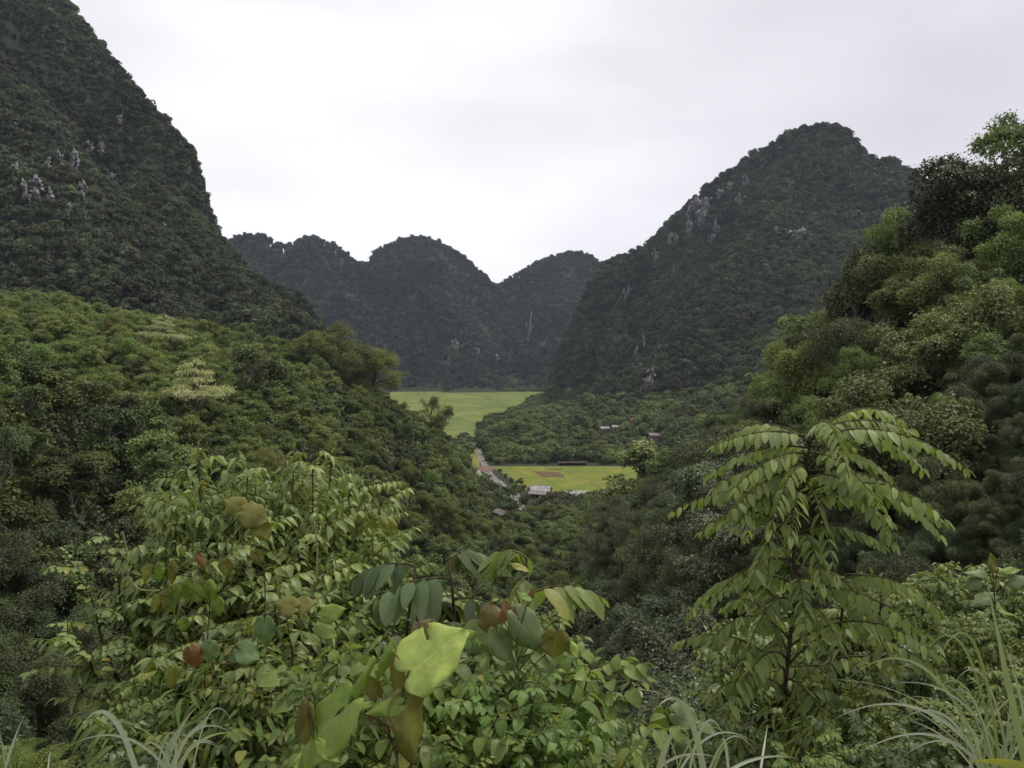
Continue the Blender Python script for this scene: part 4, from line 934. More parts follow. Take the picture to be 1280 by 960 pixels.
e_ = empty('utility_pole', (p[0], p[1] + 8, land1(p[0], p[1] + 8))); pb.build('pole', M['concrete'], e_)
pb = MB(); box(pb, (0, 0, 9.1), (1.3, .1, .1)); pb.build('crossarm', M['darkwood'], e_, False); tag(e_, 'slim concrete utility pole beside the dirt road', 'pole')
# bushes by the road and field edge
for k_, (px, py, s_, lab) in enumerate([(651, 607, .42, 'small round bush alone at the corner of the near rice field'), (640, 603, .40, 'low bush between road and rice field, nearest the lone round bush'), (632, 597, .34, 'low bush halfway along the road edge of the field'),
        (625, 592, .3, 'lowest bush beside the red clay patch'), (648, 616, .5, 'dark bush where the road disappears behind trees'), (699, 624, .75, 'dark round tree between the grey-roofed house and the yard'), (692, 632, .7, 'dark tree in front of the house awning corner'),
        (722, 626, .7, 'tree in front of the pale yard'), (655, 630, .8, 'dark tree left of the grey-roofed house'), (642, 626, .85, 'dark round tree over the bend of the road'), (633, 613, .5, 'round bush hiding the valley side of the road bend'), (655, 612, .38, 'low bush tucked between road bend and rice field'), (610, 601, .4, 'bush between the concrete path and the road'), (646, 604, .3, 'tiny bush at the road edge above the bend'), (636, 640, .6, 'small tree right behind the rusty shed')]):
    p = on_flat(px, py); z_ = land1(p[0], p[1])
    add_tree('dark' if k_ % 3 else 'wood', p[0], p[1], z_, s_, k_ * 1.3, lab, name='field_bush' if s_ < .55 else None, group='bushes and trees round the near rice field')

# power cable over the wooded slope
c0, c1 = at(1100, 462, 34), at(1300, 352, 30); tt = np.linspace(-.6, 1.6, 40)[:, None]
pts = c0 + (c1 - c0) * tt; pts[:, 2] -= .5 * (1 - ((tt[:, 0] - .5) / 1.1) ** 2)
cm_ = newmat('cable_black'); pbn = cm_[2]('ShaderNodeBsdfPrincipled'); pbn.inputs[0].default_value = (.02, .02, .02, 1); cm_[3](pbn.outputs[0], cm_[2]('ShaderNodeOutputMaterial').inputs[0])
mb = MB(); tube(mb, pts, .012, 5); tag(mb.build('power_cable', cm_[0]), 'thin dark cable slanting across the wooded slope', 'cable')
#SECTION3

# ------------------------------------------------------------------ the plants right in front
def bez(p0, p1, p2, n_=10):
    t = np.linspace(0, 1, n_)[:, None]; return (1 - t) ** 2 * np.asarray(p0, float) + 2 * t * (1 - t) * np.asarray(p1, float) + t * t * np.asarray(p2, float)
def shrub(seed, H, spread, nst, ntw, ll, lw, gap, mat, leafy=.35, shape='lance', droop=.45, twl=.36, spec=.03, upright=.5, smat=None):
    """stems from one foot, side twigs, leaves in two rows along each twig"""
    r = np.random.RandomState(seed); sb, lb = MB(), MB()
    for q in range(nst):
        a = q * 2.4 + r.uniform(-.4, .4); out = spread * r.uniform(.15, 1.0); h = H * r.uniform(.88, 1.0) * (1 - .13 * (out / spread) ** 2)
        d = np.array([math.cos(a), math.sin(a), 0])
        pts = bez((0, 0, -.15), d * out * .35 + [0, 0, h * .6], d * out + [0, 0, h], 12) + r.normal(0, .012, (12, 3)); pts[0] = (d * .05) + [0, 0, -.15]
        tube(sb, pts, np.linspace(.016, .003, 12) * (H / 2.5) ** .5, 5)
        tw = []
        for k in range(ntw):
            f = leafy + (1 - leafy) * (k + r.uniform(0, .8)) / ntw; f = min(f, .985)
            i = f * 11; b = pts[int(i)] * (1 - i % 1) + pts[min(11, int(i) + 1)] * (i % 1)
            aa = k * 2.4 + r.uniform(-.5, .5); L = twl * r.uniform(.55, 1.15) * (1.15 - .5 * f)
            dd = np.array([math.cos(aa), math.sin(aa), upright * r.uniform(.3, 1.3)]); dd /= np.linalg.norm(dd)
            e_ = b + dd * L + [0, 0, -.12 * L]; tw.append(bez(b, b + dd * L * .55 + [0, 0, .06 * L], e_, 7))
        top = pts[-4:]; tw.append(np.stack([np.interp(np.linspace(0, 3, 7), range(4), top[:, c]) for c in range(3)], 1))
        for tp in tw:
            tube(sb, tp, np.linspace(.0035, .0012, len(tp)), 4)
            L = np.linalg.norm(np.diff(tp, axis=0), axis=1).sum(); m = max(4, int(L / gap)); t = (np.arange(m) + .6) / m
            P = np.stack([np.interp(t, np.linspace(0, 1, len(tp)), tp[:, c]) for c in range(3)], 1)
            ax = unit(tp[-1] - tp[0] + 1e-6); side = unit(np.cross(ax, [0, 0, 1.0]) + 1e-6)
            sg = np.where(np.arange(m) % 2, 1, -1)[:, None]
            T = side * sg * .85 + ax * (.35 + .5 * t[:, None] ** 3) + [0, 0, -droop * .6] + r.normal(size=(m, 3)) * .16
            T[-1] = ax + [0, 0, -.3]
            nn = unit(np.array([0, 0, 1.0]) + r.normal(size=(m, 3)) * .3 + side * sg * .25)
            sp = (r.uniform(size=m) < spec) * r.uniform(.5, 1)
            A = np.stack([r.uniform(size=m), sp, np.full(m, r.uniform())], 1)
            sz = r.uniform(.65, 1.2, m) * (1 - .35 * t ** 3)
            leaves(lb, P, T, nn, ll * sz, lw * sz, A, shape, .28, droop)
    return sb.mesh('stems', smat or M['stem']), lb.mesh('leaves', mat)
SH = {
    'tall':   [shrub(11 + q, 3.6, .56, 12, 28, .078, .0165, .0165, M['shrub'], .34, 'lance', .6, .31, .035) for q in range(3)],
    'mid':    [shrub(21 + q, 2.1, .6, 12, 21, .072, .0160, .0155, M['shrub'], .25, 'lance', .5, .34, .03) for q in range(3)],
    'dense':  [shrub(31 + q, 1.7, .6, 11, 14, .060, .016, .015, M['lush'], .15, 'oval', .35, .28, .02) for q in range(3)],
    'darksh': [shrub(41 + q, 2.4, .8, 10, 17, .085, .022, .021, M['shrubd'], .2, 'oval', .45, .36, .02) for q in range(3)],
    'blady':  [shrub(51 + q, 1.5, .6, 9, 12, .120, .012, .020, M['lush'], .2, 'lance', .7, .26, .02) for q in range(2)],
    'tiny':   [shrub(61 + q, 1.2, .45, 9, 12, .036, .012, .011, M['shrub'], .1, 'oval', .3, .24, .05) for q in range(2)],
}
SH['shoot'] = [shrub(71 + q, 3.6, .38, 5, 22, .088, .0185, .017, M['shrub'], .42, 'lance', .75, .24, .03, upright=.9) for q in range(3)]
SH['broad'] = [shrub(81 + q, 1.4, .42, 9, 9, .078, .027, .026, M['lush'], .25, 'oval', .5, .22, .06) for q in range(2)]
SHH = {'broad': 1.4, 'shoot': 3.6, 'tall': 3.6, 'mid': 2.1, 'dense': 1.7, 'darksh': 2.4, 'blady': 1.5, 'tiny': 1.2}
NSH = 0
def put_shrub(kd_, px, row, y, lab, grp=None, name='leafy_shrub', smax=1.5):
    global NSH
    top = at(px, row, y); g = land1(top[0], top[1]); H = top[2] - g; sc = H / SHH[kd_]; z = g
    if sc > smax: z = top[2] - SHH[kd_] * smax; sc = smax    # rooted in the thicket of the one below it
    v = SH[kd_][NSH % len(SH[kd_])]; NSH += 1
    e_ = empty(name, (top[0], top[1], z), rs.uniform(0, 6.28), max(sc, .45))
    if sc < .45: e_.location.z = top[2] - SHH[kd_] * .45
    a = bpy.data.objects.new('stems', v[0]); COL.objects.link(a); a.parent = e_
    b = bpy.data.objects.new('leaves', v[1]); COL.objects.link(b); b.parent = e_
    tag(e_, lab, 'shrub', grp); return e_
G1 = 'leafy shrubs in front of the wooded slope'; G2 = 'shrubs round the drooping sapling'; G3 = 'low plants along the bottom of the view'
for a in [
    ('broad', 590, 782, 2.30, 'broad-leaved green shrub between lime leaf and heart-leaved vine', G3),
    ('broad', 650, 790, 2.35, 'broad-leaved shrub directly behind the hanging heart leaves', G3),
    ('broad', 705, 808, 2.50, 'broad-leaved shrub under the olive heart leaf, ravine side', G3),
    ('broad', 545, 800, 2.10, 'broad-leaved shrub peeping out behind the lime leaf', G3),
    ('broad', 620, 840, 2.00, 'broad-leaved shrub in the gap below the heart-leaved vine', G3),
    ('broad', 430, 800, 2.20, 'broad-leaved shrub above the fresh green leaves', G3),
    ('broad', 400, 850, 2.00, 'broad-leaved shrub outside the folded brown leaf', G3),
    ('shoot', 232, 546, 4.5, 'slim upright shoot with hanging leaves rising at the dark-bank side of the big bush', G1),
    ('shoot', 262, 540, 4.7, 'upright shoot beside the outermost one, towards the middle of the big bush', G1),
    ('shoot', 300, 545, 4.4, 'upright shoot with orange-tinged tip above the big bush', G1),
    ('shoot', 340, 538, 4.8, 'tallest upright shoot standing above the middle of the big bush', G1),
    ('shoot', 374, 546, 4.4, 'upright shoot just valley-side of the tallest one', G1),
    ('shoot', 408, 540, 4.7, 'pair of drooping-leaved shoots over the valley side of the big bush', G1),
    ('shoot', 436, 556, 4.5, 'outermost upright shoot on the valley side of the big bush', G1),
    ('shoot', 205, 600, 4.3, 'short shoot leaning out of the big bush over the dark bank', G1),
    ('shoot', 470, 640, 4.2, 'short shoot on the valley flank of the big bush', G1),
    ('tall', 290, 546, 5.2, 'tallest leafy shrub at the back of the big bush', G1),
    ('tall', 345, 550, 5.3, 'leafy shrub at the back of the big bush beside the tallest one', G1),
    ('tall', 398, 548, 5.4, 'leafy shrub at the back of the big bush nearest the valley', G1),
    ('dense', 640, 835, 2.0, 'leafy green plant wrapped round the stem of the heart-leaved vine', G3),
    ('dense', 600, 880, 1.95, 'leafy green plant between lime leaf and heart-leaved vine', G3),
    ('blady', 470, 905, 2.0, 'narrow-leaved plant filling the gap under the lime leaf', G3),
    ('tall', 262, 560, 5.0, 'tall shrub of drooping narrow leaves, its tip highest beside the dark slope', G1),
    ('tall', 318, 556, 4.7, 'tall shrub of narrow leaves under the orange-tinged tips', G1),
    ('tall', 372, 560, 4.9, 'upright leafy shrub in the middle of the big bush', G1),
    ('tall', 420, 562, 5.2, 'leafy shrub with dark upright stems on the valley side of the big bush', G1),
    ('tall', 238, 605, 4.6, 'leafy shrub reaching out from the big bush over the dark bank', G1),
    ('tall', 448, 622, 4.8, 'drooping shrub at the edge of the big bush facing the valley', G1),
    ('mid', 345, 640, 4.0, 'shrub behind the large olive leaf in the big bush', G1),
    ('mid', 270, 690, 3.9, 'shrub below the large olive leaf in the big bush', G1),
    ('mid', 420, 690, 3.9, 'shrub with pale stem below the valley edge of the big bush', G1),
    ('tiny', 200, 650, 4.2, 'sparse shrub whose twigs hang out over the dark bank', G1),
    ('mid', 490, 715, 4.2, 'shrub under the dark feathered leaves', G1),
    ('blady', 440, 760, 3.3, 'shrub of long narrow leaves above the lime leaf', G1),
    ('mid', 360, 745, 3.4, 'shrub around the pair of round vine leaves', G1),
    ('darksh', 290, 765, 3.5, 'darker shrub beneath the blue-green heart leaf', G1),
    ('mid', 225, 800, 3.5, 'shrub low beside the orange leaves', G1),
    ('blady', 250, 845, 3.0, 'narrow-leaved shrub above the silvery grass tuft', G3),
    ('dense', 320, 850, 2.9, 'dense low shrub left of the big upright leaf', G3),
    ('mid', 170, 880, 3.1, 'low shrub between fern and silvery grass', G3),
    ('mid', 570, 735, 3.8, 'shrub below the dark feathered leaves in the middle', G1),
    ('mid', 640, 745, 3.6, 'shrub behind the hanging heart leaves', G1),
    ('darksh', 520, 800, 3.0, 'dark shrub behind the big lime leaf', G3),
    ('dense', 590, 860, 2.5, 'small-leaved green plant under the lime leaf', G3),
    ('dense', 650, 865, 2.4, 'small-leaved green plant with white-green buds at the bottom', G3),
    ('darksh', 700, 820, 2.9, 'grey-green shrub under the olive heart leaf', G3),
    ('mid', 735, 868, 2.9, 'shrub beside the hanging orange leaf', G3),
    ('dense', 560, 905, 2.1, 'lowest green plant right of the hanging olive leaf', G3),
    ('dense', 700, 915, 2.2, 'low green plant below the grey-green shrub', G3),
    ('darksh', 790, 925, 3.2, 'dark low shrub left of the curling tendrils', G3),
    ('tiny', 610, 905, 2.1, 'tiny-leaved plant with pale buds at the bottom edge', G3),
    ('dense', 430, 935, 2.1, 'low plant under the orange buds', G3),
    ('darksh', 860, 915, 3.6, 'dark low shrub behind the tendrils', G3),
    ('darksh', 930, 870, 4.4, 'dark shrub at the foot of the sapling, valley side', G2),
    ('mid', 940, 770, 5.2, 'shrub with pale upturned leaves behind the sapling trunk', G2),
    ('darksh', 1000, 800, 5.0, 'dark shrub directly behind the sapling trunk', G2),
    ('mid', 1075, 735, 4.9, 'glossy shrub on the slope side of the sapling', G2),
    ('darksh', 1120, 700, 5.0, 'leafy shrub between sapling and tall grass blade', G2),
    ('mid', 1185, 700, 4.4, 'yellow-green shrub behind the tall grass blade', G2),
    ('mid', 1250, 700, 4.2, 'shrub at the frame edge behind the tall grass blade', G2),
    ('mid', 1225, 760, 3.6, 'shrub right under the yellow-green one by the frame edge', G2),
    ('darksh', 1150, 790, 3.8, 'dark glossy shrub above the arching grass', G2),
    ('dense', 1065, 830, 3.3, 'round-leaved plant left of the arching grass', G2),
    ('darksh', 1090, 880, 2.9, 'dark plant beneath the arching grass', G2),
    ('tiny', 1200, 850, 2.8, 'fine-leaved plant behind the arching grass', G2),
    ('blady', 985, 880, 3.1, 'narrow-leaved plant at the bottom beside the sapling trunk', G2),
    ('dense', 1040, 915, 2.6, 'low plant at the bottom below the round-leaved one', G2),
    ('darksh', 1180, 915, 2.5, 'dark plant at the bottom under the arching grass', G2),
    ('darksh', 900, 935, 3.0, 'lowest dark shrub right of the curved pale blades', G3),
    ('mid', 1278, 830, 3.0, 'shrub cut by the frame edge above the grass clump', G2),
    ('mid', 60, 935, 3.4, 'low shrub behind the bright fern', G3),
    ('darksh', 210, 905, 2.7, 'dark plant behind the silvery grass tuft', G3),
    ('mid', -20, 930, 3.0, 'shrub at the very corner beside the bright fern', G3),
]: put_shrub(*a)

# plants with feathered leaves
def frond(lb, sb, base, az, L, rise, drop, npair, ll, lw, r, hang=.6, spec=0.0, t0=.16):
    h = np.array([math.cos(az), math.sin(az), 0.0])
    pts = bez(base, np.asarray(base) + h * L * .45 + [0, 0, rise * L], np.asarray(base) + h * L * .95 + [0, 0, (rise - drop) * L], 14)
    tube(sb, pts, np.linspace(.006, .0015, 14), 5)
    t = t0 + (1 - t0) * (np.arange(npair) + .5) / npair
    P = np.stack([np.interp(t, np.linspace(0, 1, 14), pts[:, c]) for c in range(3)], 1)
    ax = np.stack([np.interp(t, np.linspace(0, 1, 14), unit(np.gradient(pts, axis=0))[:, c]) for c in range(3)], 1)
    side = unit(np.cross(ax, [0, 0, 1.0]))
    for sg in (-1, 1):
        T = side * sg * .8 + ax * .38 + [0, 0, -hang] + r.normal(size=(npair, 3)) * .17
        nn = unit(np.array([0, 0, 1.0]) + side * sg * hang * .8 + r.normal(size=(npair, 3)) * .28)
        sz = (.72 + .42 * np.sin(math.pi * np.clip(t * .9 + .1, 0, 1))) * r.uniform(.7, 1.15, npair) * np.where(r.uniform(size=npair) < .06, .35, 1)
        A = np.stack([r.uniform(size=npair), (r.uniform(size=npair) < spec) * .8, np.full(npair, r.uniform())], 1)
        leaves(lb, P, T, nn, ll * sz, lw * sz, A, 'oval', .16, .25)
    leaves(lb, P[-1:], ax[-1:], np.array([[0, 0, 1.0]]), ll * .8, lw * .8, np.array([[.8, 0, .6]]), 'oval', .16, .2)

def sapling(name, foot, top, fr, trunk_r, mat, lab, cat, ll, lw, hang=.6, extra=0, smat=None):
    """foot, top world points; fr: list of (height 0..1 on the trunk, azimuth, length, rise, drop, pairs)"""
    foot = np.asarray(foot); e_ = empty(name, foot); r = np.random.RandomState(int(abs(foot[0] * 977)) + 5)
    tp = bez((0, 0, -.2), (top - foot) * .5 + [r.normal(0, .06), r.normal(0, .05), 0], top - foot, 16) + np.r_[[[0, 0, 0]], r.normal(0, .01, (15, 3))]
    tb = MB(); tube(tb, tp, np.linspace(trunk_r, .006, 16), 8, .05); tb.build('trunk', smat or M['redstem'], e_)
    for q, (f, az, L, rise, drop, npair) in enumerate(fr):
        lb, sb = MB(), MB(); az += r.uniform(-.15, .15); i = f * 15; b = tp[int(i)] * (1 - i % 1) + tp[min(15, int(i) + 1)] * (i % 1)
        frond(lb, sb, b, az, L, rise, drop, npair, ll, lw, r, hang, .02)
        fo = lb.build('frond', mat, e_); sb.build('stalk', M['stem'], fo)
    tag(e_, lab, cat); return e_
top = at(1016, 541, 3.4); fx = at(1008, 960, 3.4); foot = np.array([fx[0], 3.45, land1(fx[0], 3.45)])
rF = np.random.RandomState(77); W_, E_ = math.pi, 0.0
fr = [(.99, W_ + .15, .46, .16, .24, 17), (1.0, E_ + .10, .46, .24, .22, 16), (.985, E_ - .25, .66, .24, .40, 20), (.97, W_ - .5, .50, .06, .40, 12), (.96, -1.2, .46, .1, .55, 12),
      (.93, W_ + .3, .48, .04, .48, 15), (.92, E_ - .5, .56, .16, .42, 17), (.90, -1.75, .50, .02, .65, 12), (.95, 1.4, .5, .2, .3, 12), (.88, W_ - .25, .48, -.02, .42, 15), (.86, E_ + .25, .54, .12, .4, 16)]
for q in range(48):
    f = .985 - .55 * (q / 48) ** 1.2; az = q * 2.4 + rF.uniform(-.3, .3); fr.append((f, az, rF.uniform(.34, .66), rF.uniform(.1, .6), rF.uniform(.35, .8), int(rF.uniform(14, 20))))
sapling('sapling', foot, top, fr, .013, M['frond'], 'sapling with long drooping feathered leaves standing before the wooded slope', 'sapling', .074, .0145)
fx = at(1052, 720, 3.7); f2 = at(1035, 960, 3.7)
sapling('sapling', (f2[0], 3.75, land1(f2[0], 3.75)), fx, [(1 - .5 * q / 14, q * 2.4, .5 + .1 * (q % 3), .05, .4, 11) for q in range(14)], .018, M['frond'], 'shorter feathered sapling leaning beside the trunk of the taller one', 'sapling', .085, .019)
for (px, row, y, n_, lab, sd_) in ((560, 700, 3.3, 10, 'dark feathered plant with broad drooping leaflets behind the lime leaf', 1), (655, 700, 3.1, 9, 'dark feathered plant with red-brown young tip before the ravine', 2), (515, 712, 3.5, 8, 'dark feathered plant touching the edge of the big bush', 3)):
    tpn = at(px, row, y); fy = y + .1; g = land1(tpn[0], fy)
    frr = [(1 - .35 * q / n_, q * 2.4 + sd_, .30 + .06 * (q % 3), .12, .32, 6) for q in range(n_)]
    sapling('feathered_plant', (tpn[0], fy, g), tpn, frr, .012, M['shrubd'] if sd_ != 2 else M['frond'], lab, 'plant', .15, .034, .75)

# heart-shaped and other large leaves, each a leaf of its own
def colmat(name, c1, c2, tr=.35, rough=.42):
    return leafmat(name, c1, c2, tr=tr, vein=True, warm=0, objvar=.05, rough=rough, gloss=.45)
_q = .80
BL = {'lime': colmat('lime_leaf', (.46, .57, .12), (.58, .67, .19), .4), 'green': colmat('fresh_leaf', (.23, .34, .05), (.36, .47, .10), .45), 'olive': colmat('olive_leaf', (.22, .225, .045), (.33, .32, .075), .45),
      'brown': colmat('brown_leaf', (.20, .16, .05), (.29, .23, .08)), 'orange': colmat('orange_leaf', (.28, .14, .045), (.38, .21, .07)), 'grey': colmat('grey_green_leaf', (.20, .27, .10), (.30, .38, .17), .3),
      'blue': colmat('blue_green_leaf', (.16, .26, .09), (.24, .36, .13), .25), 'yellow': colmat('yellow_leaf', (.30, .33, .06), (.42, .43, .10))}
def big_leaf(parent, px, row, y, ang, Lp, Wp, nrm, col, heart=1.0, cup=.12, lab=None, seed=0, name='leaf', notch=False, origin=None, droop=.15):
    """leaf whose stalk joins at (px, row); ang: screen direction of the tip in degrees; Lp, Wp: length and width in photo pixels"""
    r = np.random.RandomState(seed); B = at(px, row, y); s_ = y / F; L = Lp * s_ * (.80 if Lp < 80 else .95); W = Wp * s_ / 2 * (.80 if Lp < 80 else .95)
    a = R(ang); T = np.array([math.cos(a), 0, math.sin(a)]); nn = np.array([nrm[0], -nrm[2], nrm[1]], float); nn = unit(nn - T * (nn @ T)); S = np.cross(T, nn)
    nt_, ns_ = 20, 13; t = np.linspace(0, 1, nt_); sv = np.linspace(-1, 1, ns_)
    if heart > 0: wp = np.interp(t, [0, .08, .2, .35, .55, .72, .86, .95, 1], [.60, .80, .97, 1, .88, .64, .36, .14, .01])
    else: wp = np.interp(t, [0, .1, .3, .5, .75, .92, 1], [.08, .5, .92, 1, .7, .28, .01])
    Tm, Sm = np.meshgrid(t, sv, indexing='ij')
    wv = 1 + .03 * np.sin(Tm * 34 + r.uniform(0, 6)) * (np.abs(Sm) > .99) + .05 * np.sin(Tm * 9 + r.uniform(0, 6)) * Sm
    wm = wp[:, None] * wv * W * Sm
    back = heart * .26 * L * np.sin(math.pi * np.clip(np.abs(Sm), 0, 1) ** .75 * .82) * (1 - Tm) ** 3.2
    lon = Tm * L - back
    zz = -cup * W * 2 * Sm ** 2 + .018 * L * np.sin((Tm - .45 * np.abs(Sm)) * 40) * np.abs(Sm) * .5 + .05 * L * np.sin(Tm * 5 + Sm * 2 + r.uniform(0, 6)) + .10 * W * np.sin(Tm * 13 + r.uniform(0, 6)) * np.abs(Sm) ** 2 * np.sign(Sm) - droop * L * Tm ** 2 + .10 * W * np.abs(Sm)
    P = B + T * lon[..., None] + S * wm[..., None] + nn * zz[..., None]
    V = P.reshape(-1, 3); U = np.stack([Tm.ravel(), .5 + .5 * Sm.ravel()], 1)
    q = []
    for i in range(nt_ - 1):
        for j in range(ns_ - 1):
            if notch and ((j < 3 and i == 8) or (j < 1 and i == 9)): continue
            q.append([i * ns_ + j, i * ns_ + j + 1, (i + 1) * ns_ + j + 1, (i + 1) * ns_ + j])
    mb = MB(); o0 = np.asarray(parent.location) if parent else 0
    mb.add(V - o0, q, A=np.tile([r.uniform(.3, .8), 0, r.uniform(.3, .8)], (len(V), 1)), U=U)
    o = mb.build(name, BL[col] if isinstance(col, str) else col, parent)
    sm_ = o.modifiers.new('thickness', 'SOLIDIFY'); sm_.thickness = .0012
    if lab: o['label'] = lab
    # its stalk
    if origin is not None:
        sb = MB(); o1 = np.asarray(origin); tube(sb, bez(o1 - o0, (o1 + B) / 2 - o0 + [0, 0, .03], B - o0, 9), .0018, 6); sb.build('stalk', M['stem'], o)
    return o
def big_plant(name, px, y, lab, cat, nodes, lvs, smat='stem', rad=.012):
    """nodes: photo pixels the main stem passes, from the top down; leaves hang on it"""
    tp = at(*nodes[0], y); g = land1(at(px, 960, y)[0], y); x0 = at(px, 960, y)[0]
    e_ = empty(name, (x0, y, g)); o0 = np.array([x0, y, g])
    pts = [np.array([x0, y, g - .1])] + [at(a, b, y) for a, b in nodes[::-1]]; pts = np.array(pts) - o0
    tt = np.linspace(0, 1, len(pts)); t2 = np.linspace(0, 1, 24); P = np.stack([np.interp(t2, tt, pts[:, c]) for c in range(3)], 1)
    P[1:-1] = (P[:-2] + P[1:-1] + P[2:]) / 3
    mb = MB(); tube(mb, P, np.linspace(rad * .38, .0018, 24), 7); mb.build('stem', M[smat], e_)
    for k, a in enumerate(lvs):
        a = dict(a); d = a.pop('d', 0); B = at(a['px'], a['row'], y + d)
        w_ = P + o0; o1 = w_[np.argmin(np.linalg.norm(w_ - (B + [0, 0, -.10]), axis=1))]
        big_leaf(e_, y=y + d, seed=k * 7 + int(px), origin=o1, **a)
    tag(e_, lab, cat); return e_
up = (0, 1, .35); fc = (0, .25, 1); sidev = (.9, .2, .45)
L_ = lambda px, row, ang, Lp, Wp, nrm, col, **k: dict(px=px, row=row, ang=ang, Lp=Lp, Wp=Wp, nrm=nrm, col=col, **k)
big_plant('large_leaved_plant', 500, 1.75, 'plant with one huge lime leaf and a hanging olive leaf at the bottom', 'plant', [(503, 862), (500, 905), (495, 960)], [
    L_(512, 838, 38, 92, 100, (-.25, .85, .75), 'lime', notch=True, lab='huge lime leaf with a torn gap', cup=.05, droop=.1, heart=.7),
    L_(509, 868, -84, 98, 62, (.75, .1, .75), 'olive', lab='olive leaf hanging straight down', heart=.4, droop=.05),
    L_(500, 872, 100, 78, 44, (-.75, .25, .6), 'olive', heart=.7, d=.03, droop=.05),
    L_(500, 880, 190, 62, 34, (0, .8, .6), 'green', heart=.5, d=-.02, lab='fresh green leaf pointing sideways'),
    L_(474, 852, 62, 66, 20, (.8, .3, .5), 'green', heart=.2, cup=.4, d=.08), L_(446, 872, 58, 66, 24, (.75, .4, .5), 'green', heart=.2, cup=.4, d=.04),
    L_(470, 868, 118, 40, 30, (-.2, .4, .9), 'olive', d=.10), L_(505, 830, 80, 26, 22, (.2, .5, .8), 'green', d=.1),
    L_(522, 800, 55, 40, 42, (-.3, .3, .9), 'brown', d=.12, lab='brown-olive leaf standing behind the lime leaf'), 
    L_(560, 793, 8, 46, 30, (0, .9, .5), 'green', d=.1), L_(478, 905, -60, 22, 13, fc, 'orange', heart=0, lab='small orange bud leaf', d=-.02), L_(462, 893, -80, 14, 10, fc, 'orange', heart=0, d=-.02)])
big_plant('large_leaved_plant', 390, 1.6, 'plant with broad fresh green leaf cut by the bottom edge', 'plant', [(428, 884), (405, 930), (395, 965)], [
    L_(430, 884, -128, 110, 84, (-.35, .75, .6), 'green', lab='broad fresh green leaf tilting down', droop=.08, cup=.05), L_(384, 884, -98, 72, 44, (-.5, .2, .8), 'olive', d=.05, heart=.6),
    L_(382, 872, -92, 70, 16, (.85, .1, .4), 'brown', heart=.1, cup=.5, d=.02, lab='folded brown leaf edge-on'), L_(402, 930, -40, 44, 30, up, 'green', d=-.03), L_(436, 886, 20, 40, 22, up, 'green', d=.02, heart=.3)])
big_plant('heart_leaved_vine', 655, 2.1, 'vine with three hanging heart-shaped leaves above the ravine', 'vine', [(660, 752), (645, 800), (650, 870), (655, 940)], [
    L_(648, 772, -58, 74, 52, (-.1, .3, .95), 'grey', lab='largest grey-green heart leaf hanging'), L_(622, 792, -72, 52, 40, (.15, .3, .9), 'grey', lab='smaller grey-green heart leaf', d=.02),
    L_(694, 795, -92, 40, 48, (.1, .2, 1), 'olive', lab='olive heart leaf', heart=1.3), L_(615, 785, 100, 40, 44, (-.1, .2, 1), 'brown', d=.12, lab='brown-olive leaf standing upright'),
    L_(630, 778, 84, 34, 16, fc, 'orange', heart=0, lab='orange young leaf', d=.03), L_(641, 772, 70, 24, 10, fc, 'orange', heart=0, d=.05),
    L_(664, 750, 145, 26, 14, up, 'green', heart=.2, d=.05), L_(676, 772, -40, 34, 14, (.3, .7, .6), 'green', heart=0, d=.08), L_(701, 772, -35, 26, 12, up, 'green', heart=0, d=.05),
    L_(713, 800, -60, 32, 16, (.6, .4, .6), 'lime', heart=0, d=.04), L_(640, 835, -100, 46, 34, (.4, .3, .8), 'grey', d=.1), L_(672, 838, -50, 48, 26, (.2, .6, .7), 'grey', heart=.3, d=.1),
    L_(600, 810, -80, 42, 36, (-.3, .4, .8), 'blue', d=.14), L_(663, 715, 150, 36, 14, up, 'yellow', heart=0, d=.25), L_(664, 735, -80, 18, 10, fc, 'orange', heart=0, d=.2)])
big_plant('orange_leaved_sprig', 748, 2.5, 'thin sprig with a hanging orange leaf before the dark ravine', 'plant', [(752, 868), (760, 905), (752, 960)], [
    L_(748, 874, -66, 42, 20, (.5, .2, .8), 'orange', heart=.5, lab='hanging orange leaf'), L_(757, 900, -110, 16, 10, fc, 'orange', heart=0), L_(735, 935, -120, 26, 18, up, 'grey', d=.05), L_(755, 932, -30, 30, 16, up, 'grey', d=.03), L_(726, 858, -30, 30, 16, up, 'grey', heart=.3, d=.1)])
